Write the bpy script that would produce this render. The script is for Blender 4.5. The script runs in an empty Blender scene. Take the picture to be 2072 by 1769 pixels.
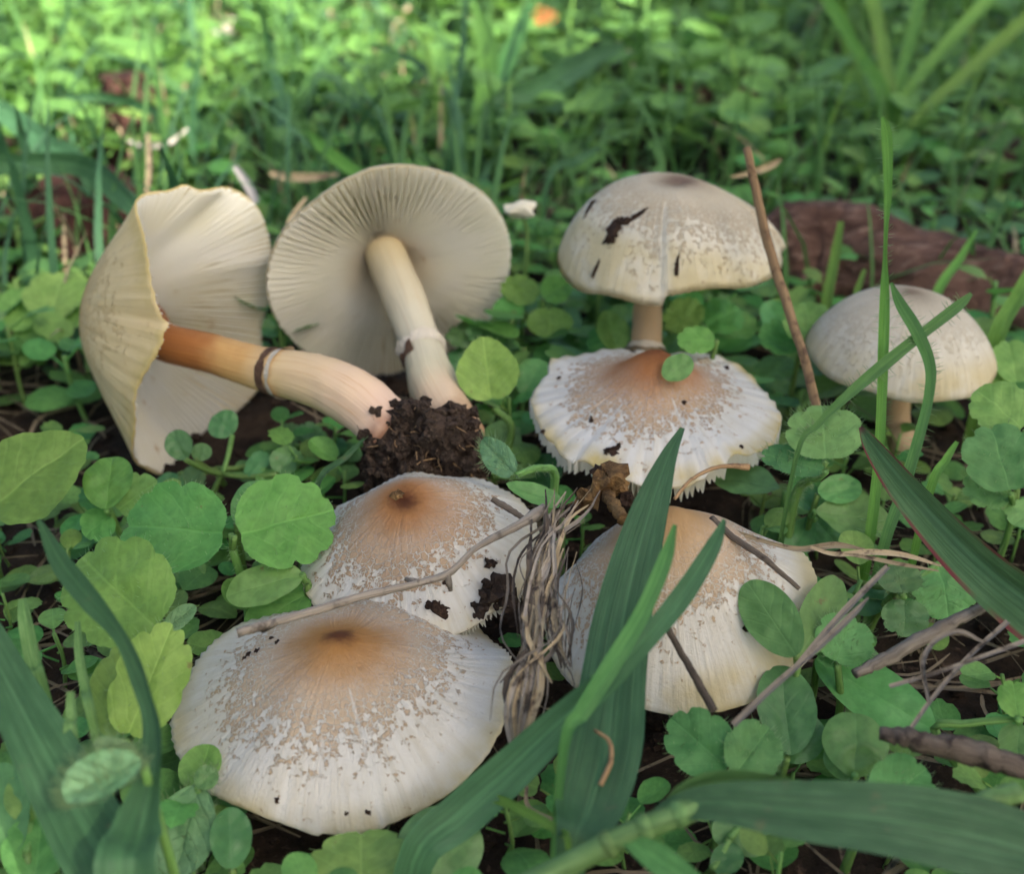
import bpy, math, random
import numpy as np
from mathutils import Vector, Matrix, noise
from mathutils.bvhtree import BVHTree

random.seed(7)
S = 0.01                       # everything below is written in centimetres
R = math.radians
sc = bpy.context.scene
col = sc.collection

# ------------------------------------------------------------------ camera
CAM_H, PITCH, HFOV = 12.5, 28.0, 45.0
cam = bpy.data.cameras.new('camera'); camo = bpy.data.objects.new('camera', cam); col.objects.link(camo)
camo.location = (0, 0, CAM_H * S); camo.rotation_euler = (R(90 - PITCH), 0, 0)
cam.sensor_width = 36; cam.lens = 18 / math.tan(R(HFOV / 2)); cam.clip_start = 0.005; cam.clip_end = 500
cam.dof.use_dof = True; cam.dof.focus_distance = 0.180; cam.dof.aperture_fstop = 21.0
sc.camera = camo
# ------------------------------------------------------------------ sky and sun
SUN = Vector((0.525, -0.573, 0.63)).normalized()
w = bpy.data.worlds.new('World'); sc.world = w; w.use_nodes = True
wn = w.node_tree.nodes; wl = w.node_tree.links
sky = wn.new('ShaderNodeTexSky'); sky.sky_type = 'NISHITA'; sky.sun_disc = False
sky.sun_elevation = math.asin(SUN.z); sky.sun_rotation = math.atan2(SUN.x, SUN.y)
sky.air_density = 1.0; sky.dust_density = 4.0; sky.ozone_density = 1.0
wl.new(sky.outputs[0], wn['Background'].inputs[0]); wn['Background'].inputs[1].default_value = 0.10
sl = bpy.data.lights.new('sun', 'SUN'); slo = bpy.data.objects.new('sun', sl); col.objects.link(slo)
sl.energy = 5.0; sl.angle = R(0.5); sl.color = (1, 0.94, 0.82)
slo.rotation_euler = SUN.to_track_quat('Z', 'Y').to_euler(); slo.location = (0, 0, 5)
vs = sc.view_settings; vs.view_transform = 'Standard'; vs.look = 'None'; vs.exposure = 1.58; vs.gamma = 1.0
vs.use_curve_mapping = False
sc.cycles.use_denoising = True; sc.cycles.max_bounces = 6; sc.cycles.diffuse_bounces = 3; sc.cycles.glossy_bounces = 2; sc.cycles.use_adaptive_sampling = True; sc.cycles.adaptive_threshold = 0.03
sc.cycles.transmission_bounces = 4; sc.cycles.transparent_max_bounces = 8

# ------------------------------------------------------------------ pixel helpers (photo seen at 2072 x 1769)
FPX = 1036 / math.tan(R(HFOV / 2))
CP = Vector((0, 0, CAM_H)); FW = Vector((0, math.cos(R(PITCH)), -math.sin(R(PITCH))))
UPV = Vector((0, math.sin(R(PITCH)), math.cos(R(PITCH)))); RT = Vector((1, 0, 0))
def ray(px, py): return FW + RT * ((px - 1036) / FPX) - UPV * ((py - 884.5) / FPX)
def at(px, py, d): return CP + ray(px, py) * d
def proj(p):
    v = Vector(p) - CP; d = v.dot(FW)
    return (1036 + v.dot(RT) / d * FPX, 884.5 - v.dot(UPV) / d * FPX, d)
def N3(x, y, z=0.0): return noise.noise(Vector((x, y, z)))
def gh(x, y):                  # height of the soil
    h = 0.35 * N3(x * .12, y * .12, 3) + 0.16 * N3(x * .45, y * .45, 9) + 0.06 * N3(x * 1.6, y * 1.6, 5)
    h += 0.95 * math.exp(-((x + 2.0) / 5.0) ** 2 - ((y - 21.5) / 4.5) ** 2)
    return h - 0.05
def atg(px, py, z=None):       # the pixel's point on the soil
    r = ray(px, py); zz = 0 if z is None else z
    for _ in range(4):
        p = CP + r * ((zz - CAM_H) / r.z)
        if z is None: zz = gh(p.x, p.y)
    return p

# ------------------------------------------------------------------ mesh helpers
def mesh(name, V, F, uv=None, attr=None, smooth=True, mat=None):
    me = bpy.data.meshes.new(name)
    V = np.asarray(V, dtype=np.float64).reshape(-1, 3) * S
    me.from_pydata(V.tolist(), [], F)
    if uv is not None:
        l = me.uv_layers.new(name='UVMap'); li = np.empty(len(me.loops), dtype=np.int32)
        me.loops.foreach_get('vertex_index', li)
        l.data.foreach_set('uv', np.asarray(uv, dtype=np.float32)[li].ravel())
    for k, a in (attr or {}).items():
        at_ = me.attributes.new(k, 'FLOAT', 'POINT'); at_.data.foreach_set('value', np.asarray(a, dtype=np.float32))
    if smooth: me.polygons.foreach_set('use_smooth', [True] * len(me.polygons))
    if mat: me.materials.append(mat)
    return me
def obj(name, me, parent=None, loc=None, mat4=None):
    o = bpy.data.objects.new(name, me); col.objects.link(o)
    if parent: o.parent = parent
    if loc is not None: o.location = Vector(loc) * S
    if mat4 is not None: o.matrix_local = mat4
    return o
def thing(name, label, cat, loc, group=None):
    o = bpy.data.objects.new(name, None); col.objects.link(o); o.location = Vector(loc) * S
    o.empty_display_size = 0.005
    return tag(o, label, cat, group)
def tag(o, label=None, cat=None, group=None, kind=None):
    if label: o['label'] = label
    if cat: o['category'] = cat
    if group: o['group'] = group
    if kind: o['kind'] = kind
    return o
class MB:
    def __init__(s): s.V = []; s.F = []; s.U = []
    def add(s, V, F, U=None):
        b = len(s.V); s.V.extend([tuple(v) for v in V]); s.F.extend([tuple(i + b for i in f) for f in F])
        s.U.extend(U if U is not None else [(0.5, 0.5)] * len(V))
    def build(s, name, mat, parent=None, origin=(0, 0, 0), smooth=True):
        V = np.asarray(s.V) - np.asarray(tuple(origin))
        me = mesh(name, V, s.F, s.U, smooth=smooth, mat=mat)
        return obj(name, me, parent, None if parent else origin)
def catmull(P, n):             # P: list of tuples of any length
    P = [np.asarray(p, float) for p in P]
    if len(P) == 2: return [P[0] + (P[1] - P[0]) * t for t in np.linspace(0, 1, n)]
    Q = [2 * P[0] - P[1]] + P + [2 * P[-1] - P[-2]]; out = []
    m = len(P) - 1
    for t in np.linspace(0, m - 1e-6, n):
        i = int(t); f = t - i; a, b, c, d = Q[i:i + 4]
        out.append(.5 * (2 * b + (c - a) * f + (2 * a - 5 * b + 4 * c - d) * f * f + (3 * b - a - 3 * c + d) * f ** 3))
    return out
def grid_faces(nu, nv, closed=False):
    F = []
    for i in range(nu - 1):
        for j in range(nv if closed else nv - 1):
            k = (j + 1) % nv; F.append((i * nv + j, i * nv + k, (i + 1) * nv + k, (i + 1) * nv + j))
    return F
def tube(path, radii, ns=8, cap=True, jit=0.0, seed=0):
    P = [Vector(p) for p in path]; n = len(P); V = []; U = []
    ref = Vector((0.31, 0.2, 0.93)).normalized()
    for i in range(n):
        t = (P[min(i + 1, n - 1)] - P[max(i - 1, 0)]).normalized()
        a = t.cross(ref);
        if a.length < .05: a = t.cross(Vector((1, 0, 0)))
        a.normalize(); b = t.cross(a)
        for j in range(ns):
            an = 2 * math.pi * j / ns
            rr = radii[i] * (1 + jit * N3(i * .7 + seed, j * 1.3, seed * 3.1))
            V.append(P[i] + (a * math.cos(an) + b * math.sin(an)) * rr); U.append((j / ns, i / (n - 1)))
    F = grid_faces(n, ns, True)
    if cap: F.append(tuple(range(ns - 1, -1, -1))); F.append(tuple((n - 1) * ns + j for j in range(ns)))
    return V, F, U
def ribbon(path, widths, normals, fold=0.15, nv=5, curl=0.0):
    P = [Vector(p) for p in path]; n = len(P); V = []; U = []
    for i in range(n):
        t = (P[min(i + 1, n - 1)] - P[max(i - 1, 0)]).normalized()
        nr = Vector(normals[i]); side = t.cross(nr)
        if side.length < 1e-4: side = t.cross(Vector((1, 0, 0)))
        side.normalize(); nr = side.cross(t)
        for j in range(nv):
            s = -1 + 2 * j / (nv - 1)
            V.append(P[i] + side * (widths[i] * .5 * s) + nr * (widths[i] * (fold * (abs(s) - .5) + curl * s * s)))
            U.append((.5 + .5 * s, i / (n - 1)))
    return V, grid_faces(n, nv), U
def outline(shape, nphi, rnd, notch=1.0):
    out = []
    notches = []
    if shape == 'crenate':
        k = rnd.choice([4, 5, 6])
        for i in range(k): notches.append((-1.9 + 3.8 * (i + .5) / k + rnd.uniform(-.18, .18), rnd.uniform(.08, .15) * notch))
    for i in range(nphi):
        p = 2 * math.pi * i / nphi; q = (p + math.pi) % (2 * math.pi) - math.pi     # 0 = tip
        x, y = math.cos(q), math.sin(q); r = 1.0
        if shape == 'crenate':
            r = 1.0 - .03 * math.cos(q * 2)
            for a, dpt in notches:
                dd = q - a; r -= dpt * math.exp(-(dd / .07) ** 2) + .25 * dpt * math.exp(-(dd / .2) ** 2)
            if abs(q) > 2.5: r -= .10 * ((abs(q) - 2.5) / .64) ** 2
            r += .010 * math.sin(q * 31)
        elif shape == 'oval':
            y *= 1 - .12 * (-x) if x < 0 else 1
        elif shape == 'spoon':
            if x < 0: y *= 1 - .55 * x * x
        elif shape == 'heart':
            if x > 0: y *= 1 - .25 * x; r = 1 + .06 * max(0, x) ** 6
            if abs(q) > 2.3: r -= .16 * ((abs(q) - 2.3) / .84) ** 2
            r += .012 * math.sin(q * 17)
        out.append((x * r, y * r))
    return out
def leaf_geo(shape, nphi, nr, cup, bend, crease, rnd, bump=.03, notch=1.0):
    """unit leaf: x along -1..1, y -1..1, z height"""
    o = outline(shape, nphi, rnd, notch); V = [(0, 0, 0)]; U = [(.5, .5)]; F = []
    sd = rnd.uniform(0, 50)
    for k in range(1, nr + 1):
        f = k / nr
        for (x, y) in o: V.append((x * f, y * f, 0)); U.append((.5 + .5 * x * f, .5 + .5 * y * f))
    V2 = []
    for (x, y, _) in V:
        z = cup * (x * x + y * y) + bend * (x + .3) ** 2 * (1 if x > -.3 else .3) + crease * (abs(y) - .3 * y * y)
        z += bump * noise.noise(Vector((x * 2.2 + sd, y * 2.2, sd))) * 2
        V2.append((x, y, z))
    for j in range(nphi): F.append((0, 1 + j, 1 + (j + 1) % nphi))
    for k in range(nr - 1):
        for j in range(nphi):
            a = 1 + k * nphi + j; b = 1 + k * nphi + (j + 1) % nphi
            F.append((a, a + nphi, b + nphi, b))
    return V2, F, U, o
ICO = None
def ico():
    global ICO
    if ICO is None:
        import bmesh
        bm = bmesh.new(); bmesh.ops.create_icosphere(bm, subdivisions=2, radius=1)
        ICO = ([v.co.copy() for v in bm.verts], [tuple(v.index for v in f.verts) for f in bm.faces]); bm.free()
    return ICO
def lump(c, r, seed, squash=(1, 1, 1), rough=.5):
    V, F = ico(); c = Vector(c)
    out = []
    for v in V:
        k = 1 + rough * N3(v.x * 1.3 + seed * 7.3, v.y * 1.3 + seed, v.z * 1.3) + .5 * rough * N3(v.x * 4 + seed, v.y * 4, v.z * 4 + seed * 2)
        out.append(c + Vector((v.x * squash[0], v.y * squash[1], v.z * squash[2])) * r * k)
    return out, F, None
BVH = []
def reg(o):                    # a surface that things may lie on
    bpy.context.view_layer.update(); mw = o.matrix_world
    BVH.append(BVHTree.FromPolygons([(mw @ v.co) / S for v in o.data.vertices], [tuple(p.vertices) for p in o.data.polygons]))
def hit(px, py, dmax=60):
    d = ray(px, py).normalized(); best = None
    for b in BVH:
        h = b.ray_cast(CP, d, dmax)
        if h[0] is not None and (best is None or h[3] < best[2]):
            n = h[1] if h[1].dot(d) < 0 else -h[1]; best = (h[0], n, h[3])
    return best

# ------------------------------------------------------------------ materials
def nodes(name):
    m = bpy.data.materials.new(name); m.use_nodes = True; nt = m.node_tree
    return m, nt, nt.nodes, nt.links, nt.nodes['Principled BSDF'], nt.nodes['Material Output']
class G:
    """a small helper to write node graphs"""
    def __init__(s, name): s.m, s.t, s.n, s.l, s.b, s.o = nodes(name)
    def new(s, t, **k):
        x = s.n.new(t)
        for a, v in k.items(): setattr(x, a, v)
        return x
    def put(s, sock, v):
        if hasattr(v, 'links') or isinstance(v, bpy.types.NodeSocket): s.l.new(v, sock)
        else: sock.default_value = v
    def math(s, op, a, b=0.0, c=0.0, clamp=False):
        x = s.new('ShaderNodeMath', operation=op); x.use_clamp = clamp
        for i, v in enumerate((a, b, c)): s.put(x.inputs[i], v)
        return x.outputs[0]
    def step(s, v, a, b, lo=0.0, hi=1.0):
        x = s.new('ShaderNodeMapRange', interpolation_type='SMOOTHSTEP'); s.put(x.inputs[0], v)
        for i, q in enumerate((a, b, lo, hi)): s.put(x.inputs[1 + i], q)
        return x.outputs[0]
    def mix(s, f, a, b, blend='MIX'):
        x = s.new('ShaderNodeMix', data_type='RGBA', blend_type=blend); s.put(x.inputs[0], f)
        s.put(x.inputs[6], a if not isinstance(a, tuple) else (*a, 1)[:4]); s.put(x.inputs[7], b if not isinstance(b, tuple) else (*b, 1)[:4]); return x.outputs[2]
    def noise(s, vec, scale, detail=3, rough=.5, out=0, dim='3D'):
        x = s.new('ShaderNodeTexNoise', noise_dimensions=dim); s.put(x.inputs['Vector'], vec); x.inputs['Scale'].default_value = scale
        x.inputs['Detail'].default_value = detail; x.inputs['Roughness'].default_value = rough; return x.outputs[out]
    def voro(s, vec, scale, feature='F1', out='Distance', rnd=1.0):
        x = s.new('ShaderNodeTexVoronoi', feature=feature); s.put(x.inputs['Vector'], vec); x.inputs['Scale'].default_value = scale
        x.inputs['Randomness'].default_value = rnd; return x.outputs[out]
    def obj(s): return s.new('ShaderNodeTexCoord').outputs['Object']
    def cm(s):                 # object coordinates in centimetres
        x = s.new('ShaderNodeVectorMath', operation='SCALE'); s.put(x.inputs[0], s.obj()); x.inputs[3].default_value = 100; return x.outputs[0]
    def uv(s):
        x = s.new('ShaderNodeSeparateXYZ'); s.l.new(s.new('ShaderNodeTexCoord').outputs['UV'], x.inputs[0]); return x.outputs[0], x.outputs[1]
    def xyz(s, v):
        x = s.new('ShaderNodeSeparateXYZ'); s.l.new(v, x.inputs[0]); return x.outputs
    def comb(s, a, b, c):
        x = s.new('ShaderNodeCombineXYZ')
        for i, v in enumerate((a, b, c)): s.put(x.inputs[i], v)
        return x.outputs[0]
    def attr(s, n):
        x = s.new('ShaderNodeAttribute', attribute_name=n); return x.outputs['Fac']
    def rnd(s): return s.new('ShaderNodeObjectInfo').outputs['Random']
    def hsv(s, c, h=.5, sa=1.0, v=1.0):
        x = s.new('ShaderNodeHueSaturation'); s.put(x.inputs['Hue'], h); s.put(x.inputs['Saturation'], sa); s.put(x.inputs['Value'], v)
        s.put(x.inputs['Color'], c if not isinstance(c, tuple) else (*c, 1)[:4]); return x.outputs[0]
    def bump(s, h, strength=.3, dist=.0005):
        x = s.new('ShaderNodeBump'); s.put(x.inputs['Height'], h); x.inputs['Strength'].default_value = strength; x.inputs['Distance'].default_value = dist
        s.l.new(x.outputs[0], s.b.inputs['Normal']); return x.outputs[0]
    def base(s, c, rough=.7, spec=.3):
        s.put(s.b.inputs['Base Color'], c if not isinstance(c, tuple) else (*c, 1)[:4]); s.put(s.b.inputs['Roughness'], rough); s.b.inputs['Specular IOR Level'].default_value = spec
    def trans(s, c, f):
        tr = s.new('ShaderNodeBsdfTranslucent'); s.put(tr.inputs[0], c if not isinstance(c, tuple) else (*c, 1)[:4])
        mx = s.new('ShaderNodeMixShader'); s.put(mx.inputs[0], f); s.l.new(s.b.outputs[0], mx.inputs[1]); s.l.new(tr.outputs[0], mx.inputs[2])
        s.l.new(mx.outputs[0], s.o.inputs['Surface'])

def leaf_mat(name, c, c2, rough=.45, spec=.35, tr=.3, vein=.5, bump=.35, hv=.03):
    g = G(name); u, v = g.uv(); cm = g.cm(); r = g.rnd()
    n1 = g.noise(cm, 1.6, 2, .6); n2 = g.noise(cm, 9.0, 2)
    cc = g.mix(g.step(n1, .35, .68), c, c2)
    cc = g.mix(g.math('MULTIPLY', g.step(n2, .35, .7), .35), cc, tuple(x * .62 for x in c))
    av = g.math('ABSOLUTE', g.math('SUBTRACT', v, .5))
    mid = g.step(av, .004, .022, 1, 0)
    # side veins: waves along u, bent forward away from the midrib
    ph = g.math('MULTIPLY', g.math('SUBTRACT', u, g.math('MULTIPLY', av, .8)), 34.0)
    sv = g.math('MULTIPLY', g.step(g.math('SINE', g.math('ADD', ph, g.math('MULTIPLY', n1, 7.0))), .70, 1.0), .7)
    vn = g.math('MAXIMUM', mid, g.math('MULTIPLY', sv, .45))
    cc = g.mix(g.math('MULTIPLY', vn, vein), cc, tuple(min(1, x * 1.5 + .03) for x in c2))
    cc = g.hsv(cc, g.math('ADD', .5 - hv, g.math('MULTIPLY', r, 2 * hv)), 1.0, g.math('ADD', .80, g.math('MULTIPLY', g.math('FRACT', g.math('MULTIPLY', r, 17.3)), .36)))
    bl = g.math('MULTIPLY', g.step(g.noise(cm, 2.6, 4, .7), .68, .74), .75)
    cc = g.mix(bl, cc, (.20, .16, .06))
    g.base(cc, rough, spec)
    g.bump(g.math('ADD', g.math('MULTIPLY', n2, 1.0), g.math('MULTIPLY', vn, -.7)), bump, .0006)
    g.trans(g.hsv(cc, .485, 1.1, 1.25), tr)
    return g.m
def blade_mat(name, c, c2, rough=.4, spec=.4, tr=.25, lines=55.0, edge=None, tip=None):
    g = G(name); u, v = g.uv(); cm = g.cm(); r = g.rnd()
    n1 = g.noise(g.comb(g.math('MULTIPLY', u, 2.0), g.math('MULTIPLY', v, 7.0), r), 2.0, 3)
    cc = g.mix(g.step(n1, .3, .72), c, c2)
    ln = g.noise(g.comb(g.math('MULTIPLY', u, lines), g.math('MULTIPLY', v, 2.5), r), 1.0, 2)
    cc = g.mix(g.math('MULTIPLY', g.step(ln, .4, .65), .6), cc, tuple(x * .6 for x in c))
    au = g.math('ABSOLUTE', g.math('SUBTRACT', u, .5))
    cc = g.mix(g.math('MULTIPLY', g.step(g.noise(cm, 1.4, 4, .7), .66, .74), .5), cc, (.20, .17, .07))
    cc = g.mix(g.math('MULTIPLY', g.step(au, .01, .05, 1, 0), .4), cc, tuple(min(1, x * 1.35) for x in c2))
    if edge: cc = g.mix(g.math('MULTIPLY', g.step(au, .40, .46), g.step(g.noise(cm, .8), .38, .55)), cc, edge)
    if tip: cc = g.mix(g.step(v, .0, .07, 1, 0), cc, tip)
    cc = g.hsv(cc, g.math('ADD', .485, g.math('MULTIPLY', r, .03)), 1.0, g.math('ADD', .8, g.math('MULTIPLY', r, .4)))
    g.base(cc, rough, spec); g.bump(ln, .6, .0006)
    g.trans(g.hsv(cc, .485, 1.1, 1.2), tr); return g.m
def straw_mat(name, c, c2, dark):
    g = G(name); u, v = g.uv(); cm = g.cm(); r = g.rnd()
    ln = g.noise(g.comb(g.math('MULTIPLY', u, 14.0), g.math('MULTIPLY', v, 5.0), r), 1.0, 4, .6)
    cc = g.mix(g.step(ln, .35, .65), c, c2); n = g.noise(cm, 3.5, 4, .65)
    cc = g.mix(g.step(n, .52, .68), cc, dark)
    cc = g.hsv(cc, .5, 1.0, g.math('ADD', .7, g.math('MULTIPLY', r, .6)))
    g.base(cc, .75, .2); g.bump(g.math('ADD', ln, n), .6, .0005); return g.m
def soil_mat(name, c, c2, c3, sc_=3.0):
    g = G(name); cm = g.cm(); n = g.noise(cm, sc_, 6, .65); n2 = g.noise(cm, sc_ * 5, 4, .6)
    cc = g.mix(g.step(n, .35, .65), c, c2); cc = g.mix(g.step(n2, .58, .75), cc, c3)
    g.base(cc, .9, .15); g.bump(g.math('ADD', n, n2), .8, .001); return g.m

def cap_mat(name, dark, tan, fleck, white, r_dark=.13, r_tan=.42, fade=.80, fscale=8.5, fl=.8, off=(0, 0, 0), yellow=.25, Rc=2.3, orange=(.50, .25, .07), r_or=.24, eye=.9):
    g = G(name); cm = g.cm(); x, y, z = g.xyz(cm)
    xs = g.math('SUBTRACT', x, off[0] * Rc); ys = g.math('SUBTRACT', y, off[1] * Rc)
    rad = g.math('DIVIDE', g.math('SQRT', g.math('ADD', g.math('MULTIPLY', xs, xs), g.math('MULTIPLY', ys, ys))), Rc)
    ang = g.math('ARCTAN2', y, x)
    wob = g.noise(cm, 1.1, 4, .6)
    rw = g.math('ADD', rad, g.math('MULTIPLY', g.math('SUBTRACT', wob, .5), .34))
    fine = g.noise(cm, 22, 3, .6)
    # white margin with radial fibrils
    fib = g.noise(g.comb(g.math('MULTIPLY', ang, 17.0), g.math('MULTIPLY', rad, 1.6), off[0] + .3), 1.0, 3, .6)
    cc = g.mix(g.math('MULTIPLY', g.step(fib, .38, .70), .42), white, tuple(a * b for a, b in zip(white, (.80, .76, .66))))
    cc = g.mix(g.math('MULTIPLY', g.math('MULTIPLY', g.step(rad, .86, 1.02), g.step(wob, .3, .6)), yellow), cc, (.66, .54, .20))
    cc = g.mix(g.math('MULTIPLY', g.step(wob, .5, .75), .22), cc, (.55, .48, .30))
    # skin broken into scales
    warp = g.new('ShaderNodeVectorMath', operation='ADD'); nz = g.new('ShaderNodeTexNoise'); g.put(nz.inputs['Vector'], cm); nz.inputs['Scale'].default_value = 7
    sc1 = g.new('ShaderNodeVectorMath', operation='SCALE'); g.l.new(nz.outputs['Color'], sc1.inputs[0]); sc1.inputs[3].default_value = .17
    g.l.new(cm, warp.inputs[0]); g.l.new(sc1.outputs[0], warp.inputs[1]); wv = warp.outputs[0]
    pol = wv
    de = g.voro(pol, fscale, 'DISTANCE_TO_EDGE')
    isl = g.noise(cm, fscale * .82, 5, .62); brk = g.noise(cm, .9, 3, .6)
    thr = g.math('ADD', g.step(rw, r_tan * .45, fade, .26, .69), g.math('MULTIPLY', g.math('SUBTRACT', brk, .5), .16))
    crk = g.step(g.math('SUBTRACT', de, g.math('MULTIPLY', g.math('SUBTRACT', fine, .35), .10)), .01, g.step(rw, r_tan * .5, fade, .03, .12))
    dlt = g.math('SUBTRACT', isl, thr)
    patch = g.math('MULTIPLY', g.step(dlt, 0, .05), crk)
    edge = g.math('MULTIPLY', patch, g.step(dlt, .03, .11, 1, 0))
    fc = g.mix(edge, fleck, tuple(a * b for a, b in zip(fleck, (.80, .70, .60))))
    fc = g.mix(g.step(rw, r_tan * .7, r_tan * 1.25, 1, 0), fc, tan)
    cc = g.mix(g.math('MULTIPLY', patch, fl), cc, fc)
    # whole skin towards the centre
    cc = g.mix(g.step(rw, r_tan * .2, r_tan * 1.2, .85, 0), cc, g.mix(g.step(fine, .3, .8), tan, tuple(a * .78 for a in tan)))
    rw2 = g.math('ADD', rad, g.math('MULTIPLY', g.math('SUBTRACT', g.noise(cm, 1.7, 4, .65), .5), .30))
    cc = g.mix(g.step(rw2, r_or * .25, r_or * 1.35, .88, 0), cc, orange)
    cc = g.mix(g.step(rw2, r_dark * .1, r_dark * 1.15, eye, 0), cc, dark)
    cc = g.mix(g.math('MULTIPLY', g.attr('slit'), .9), cc, tuple(min(1, a * 1.05) for a in white))
    g.base(cc, .62, .3)
    hgt = g.math('ADD', g.math('MULTIPLY', patch, .9), g.math('ADD', g.math('MULTIPLY', fib, .9), g.math('MULTIPLY', fine, .35)))
    g.bump(hgt, .7, .0007)
    g.trans(g.hsv(cc, .5, 1.15, 1.15), .42)
    return g.m
def gill_mat(name, c, c2, tr=.5):
    g = G(name); cm = g.cm(); x, y, z = g.xyz(cm); rad = g.math('SQRT', g.math('ADD', g.math('MULTIPLY', x, x), g.math('MULTIPLY', y, y)))
    n = g.noise(cm, .9, 4); cc = g.mix(g.step(n, .35, .7), c, c2)
    cc = g.mix(g.step(rad, .3, 1.3, .45, 0), cc, (.62, .46, .22))
    cc = g.mix(g.math('MULTIPLY', g.step(g.noise(cm, 2.2, 4), .66, .78), .5), cc, (.50, .32, .10))
    g.base(cc, .7, .2); g.trans(g.hsv(cc, .5, 1.0, 1.1), tr); return g.m
def stem_mat(name, stops, streak=(.45, .22, .08), amt=.3):
    g = G(name); u, v = g.uv(); cm = g.cm()
    rp = g.new('ShaderNodeValToRGB'); n = g.noise(cm, 1.6, 4)
    g.put(rp.inputs[0], g.math('ADD', v, g.math('MULTIPLY', g.math('SUBTRACT', n, .5), .22)))
    e = rp.color_ramp.elements
    while len(e) < len(stops): e.new(.5)
    for i, (p, c) in enumerate(stops): e[i].position = p; e[i].color = (*c, 1)
    ln = g.noise(g.comb(g.math('MULTIPLY', g.math('SINE', g.math('MULTIPLY', u, 6.283)), 4.0), g.math('MULTIPLY', g.math('COSINE', g.math('MULTIPLY', u, 6.283)), 4.0), g.math('MULTIPLY', v, 2.2)), 2.2, 4, .6)
    cc = g.mix(g.math('MULTIPLY', g.step(ln, .5, .75), amt), rp.outputs[0], streak)
    g.base(cc, .6, .3); g.bump(ln, .4, .0006)
    return g.m
M = {}
M['crenate'] = leaf_mat('leaf_fresh', (.145, .32, .075), (.20, .39, .10), .55, .25, .34, .25)
M['yellow'] = leaf_mat('leaf_yellow_green', (.165, .33, .065), (.215, .40, .085), .5, .3, .36, .25)
M['smooth'] = leaf_mat('leaf_smooth', (.13, .32, .085), (.17, .38, .11), .4, .35, .32, .1, .15)
M['crenate_shade'] = leaf_mat('leaf_shade_green', (.115, .27, .08), (.16, .34, .11), .55, .25, .32, .22)  # darker copy of the fresh leaf green, with shade put into the colour
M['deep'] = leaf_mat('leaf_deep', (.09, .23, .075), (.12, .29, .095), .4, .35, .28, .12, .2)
M['frost'] = leaf_mat('leaf_frosted', (.15, .30, .12), (.22, .38, .18), .6, .3, .25, .1, .8)
M['meadow'] = leaf_mat('leaf_meadow', (.125, .29, .07), (.18, .37, .09), .5, .25, .34, .2, .2, .035)
M['blade'] = blade_mat('blade_green', (.10, .25, .07), (.14, .31, .09), .45, .3)
M["blade_dark"] = blade_mat("blade_blue_green", (.055, .145, .062), (.082, .20, .085), .45, .3, .22, 40)
M['blade_bright'] = blade_mat('blade_bright', (.16, .35, .065), (.21, .42, .085), .45, .3, .32)
M['blade_fleshy'] = blade_mat('blade_fleshy', (.09, .20, .07), (.13, .26, .10), .5, .25, .1, 30, (.22, .06, .045), (.16, .07, .05))
M['stalk'] = blade_mat('stalk_green', (.12, .24, .07), (.17, .30, .10), .5, .25, .12, 14)
M['petiole'] = blade_mat('petiole_green', (.17, .33, .08), (.22, .38, .11), .5, .3, .25, 6)
M['hair'] = blade_mat('plant_hair', (.30, .46, .2), (.36, .52, .26), .5, .3, .4, 3)
M['straw'] = straw_mat('dry_straw', (.46, .37, .22), (.33, .25, .15), (.10, .07, .05))
M['fibre'] = straw_mat('grey_fibre', (.44, .38, .30), (.27, .225, .17), (.10, .08, .06))
M['twig'] = straw_mat('grey_twig', (.28, .24, .185), (.18, .15, .115), (.075, .06, .045))
M['twig_tan'] = straw_mat('tan_stem', (.34, .22, .11), (.26, .16, .08), (.12, .07, .04))
M['twig_dark'] = straw_mat('dark_twig', (.085, .066, .05), (.14, .11, .08), (.03, .022, .018))
M['soil'] = soil_mat('soil', (.018, .012, .009), (.045, .03, .02), (.09, .06, .04), 1.2)
g = G('ground_soil'); cm = g.cm(); n = g.noise(cm, 1.2, 6, .65); n2 = g.noise(cm, 6.0, 4, .6); gx, gy, gz = g.xyz(cm)
cc = g.mix(g.step(n, .35, .65), (.018, .012, .009), (.045, .03, .02)); cc = g.mix(g.step(n2, .58, .75), cc, (.09, .06, .04))
dd = g.math('SQRT', g.math('ADD', g.math('MULTIPLY', gx, gx), g.math('MULTIPLY', gy, gy)))
lawn = g.mix(g.noise(cm, .02, 5, .6), (.10, .16, .045), (.17, .20, .075))
cc = g.mix(g.step(g.math('ADD', dd, g.math('MULTIPLY', n, 20.0)), 55, 130), cc, lawn)
g.base(cc, .9, .15); g.bump(g.math('ADD', n, n2), .8, .001); M['ground'] = g.m
M['clod'] = soil_mat('clinging_soil', (.026, .018, .013), (.058, .039, .028), (.16, .12, .085), 3.0)
M['crumb'] = soil_mat('dark_crumb', (.02, .013, .01), (.06, .035, .022), (.12, .07, .04), 6.0)
g = G('red_bark'); bx_, by_, bz_ = g.xyz(g.cm()); bv = g.comb(g.math('MULTIPLY', bx_, .25), by_, bz_); n = g.noise(bv, 1.6, 6, .65); n2 = g.noise(bv, 6.0, 5, .65)
cc = g.mix(g.step(n, .35, .65), (.075, .040, .028), (.16, .092, .066)); cc = g.mix(g.step(n2, .52, .70), cc, (.26, .17, .125)); cc = g.mix(g.step(n2, .30, .42, 1, 0), cc, (.035, .02, .015))
g.base(cc, .9, .12); g.bump(g.math('ADD', n, g.math('MULTIPLY', n2, .8)), 1.0, .003); M['bark'] = g.m
M['bark_dark'] = soil_mat('dark_bark', (.03, .014, .011), (.075, .035, .027), (.12, .06, .045), 1.2)
M['bud'] = soil_mat('dry_bud', (.09, .05, .022), (.24, .14, .055), (.36, .22, .09), 4.0)
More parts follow.
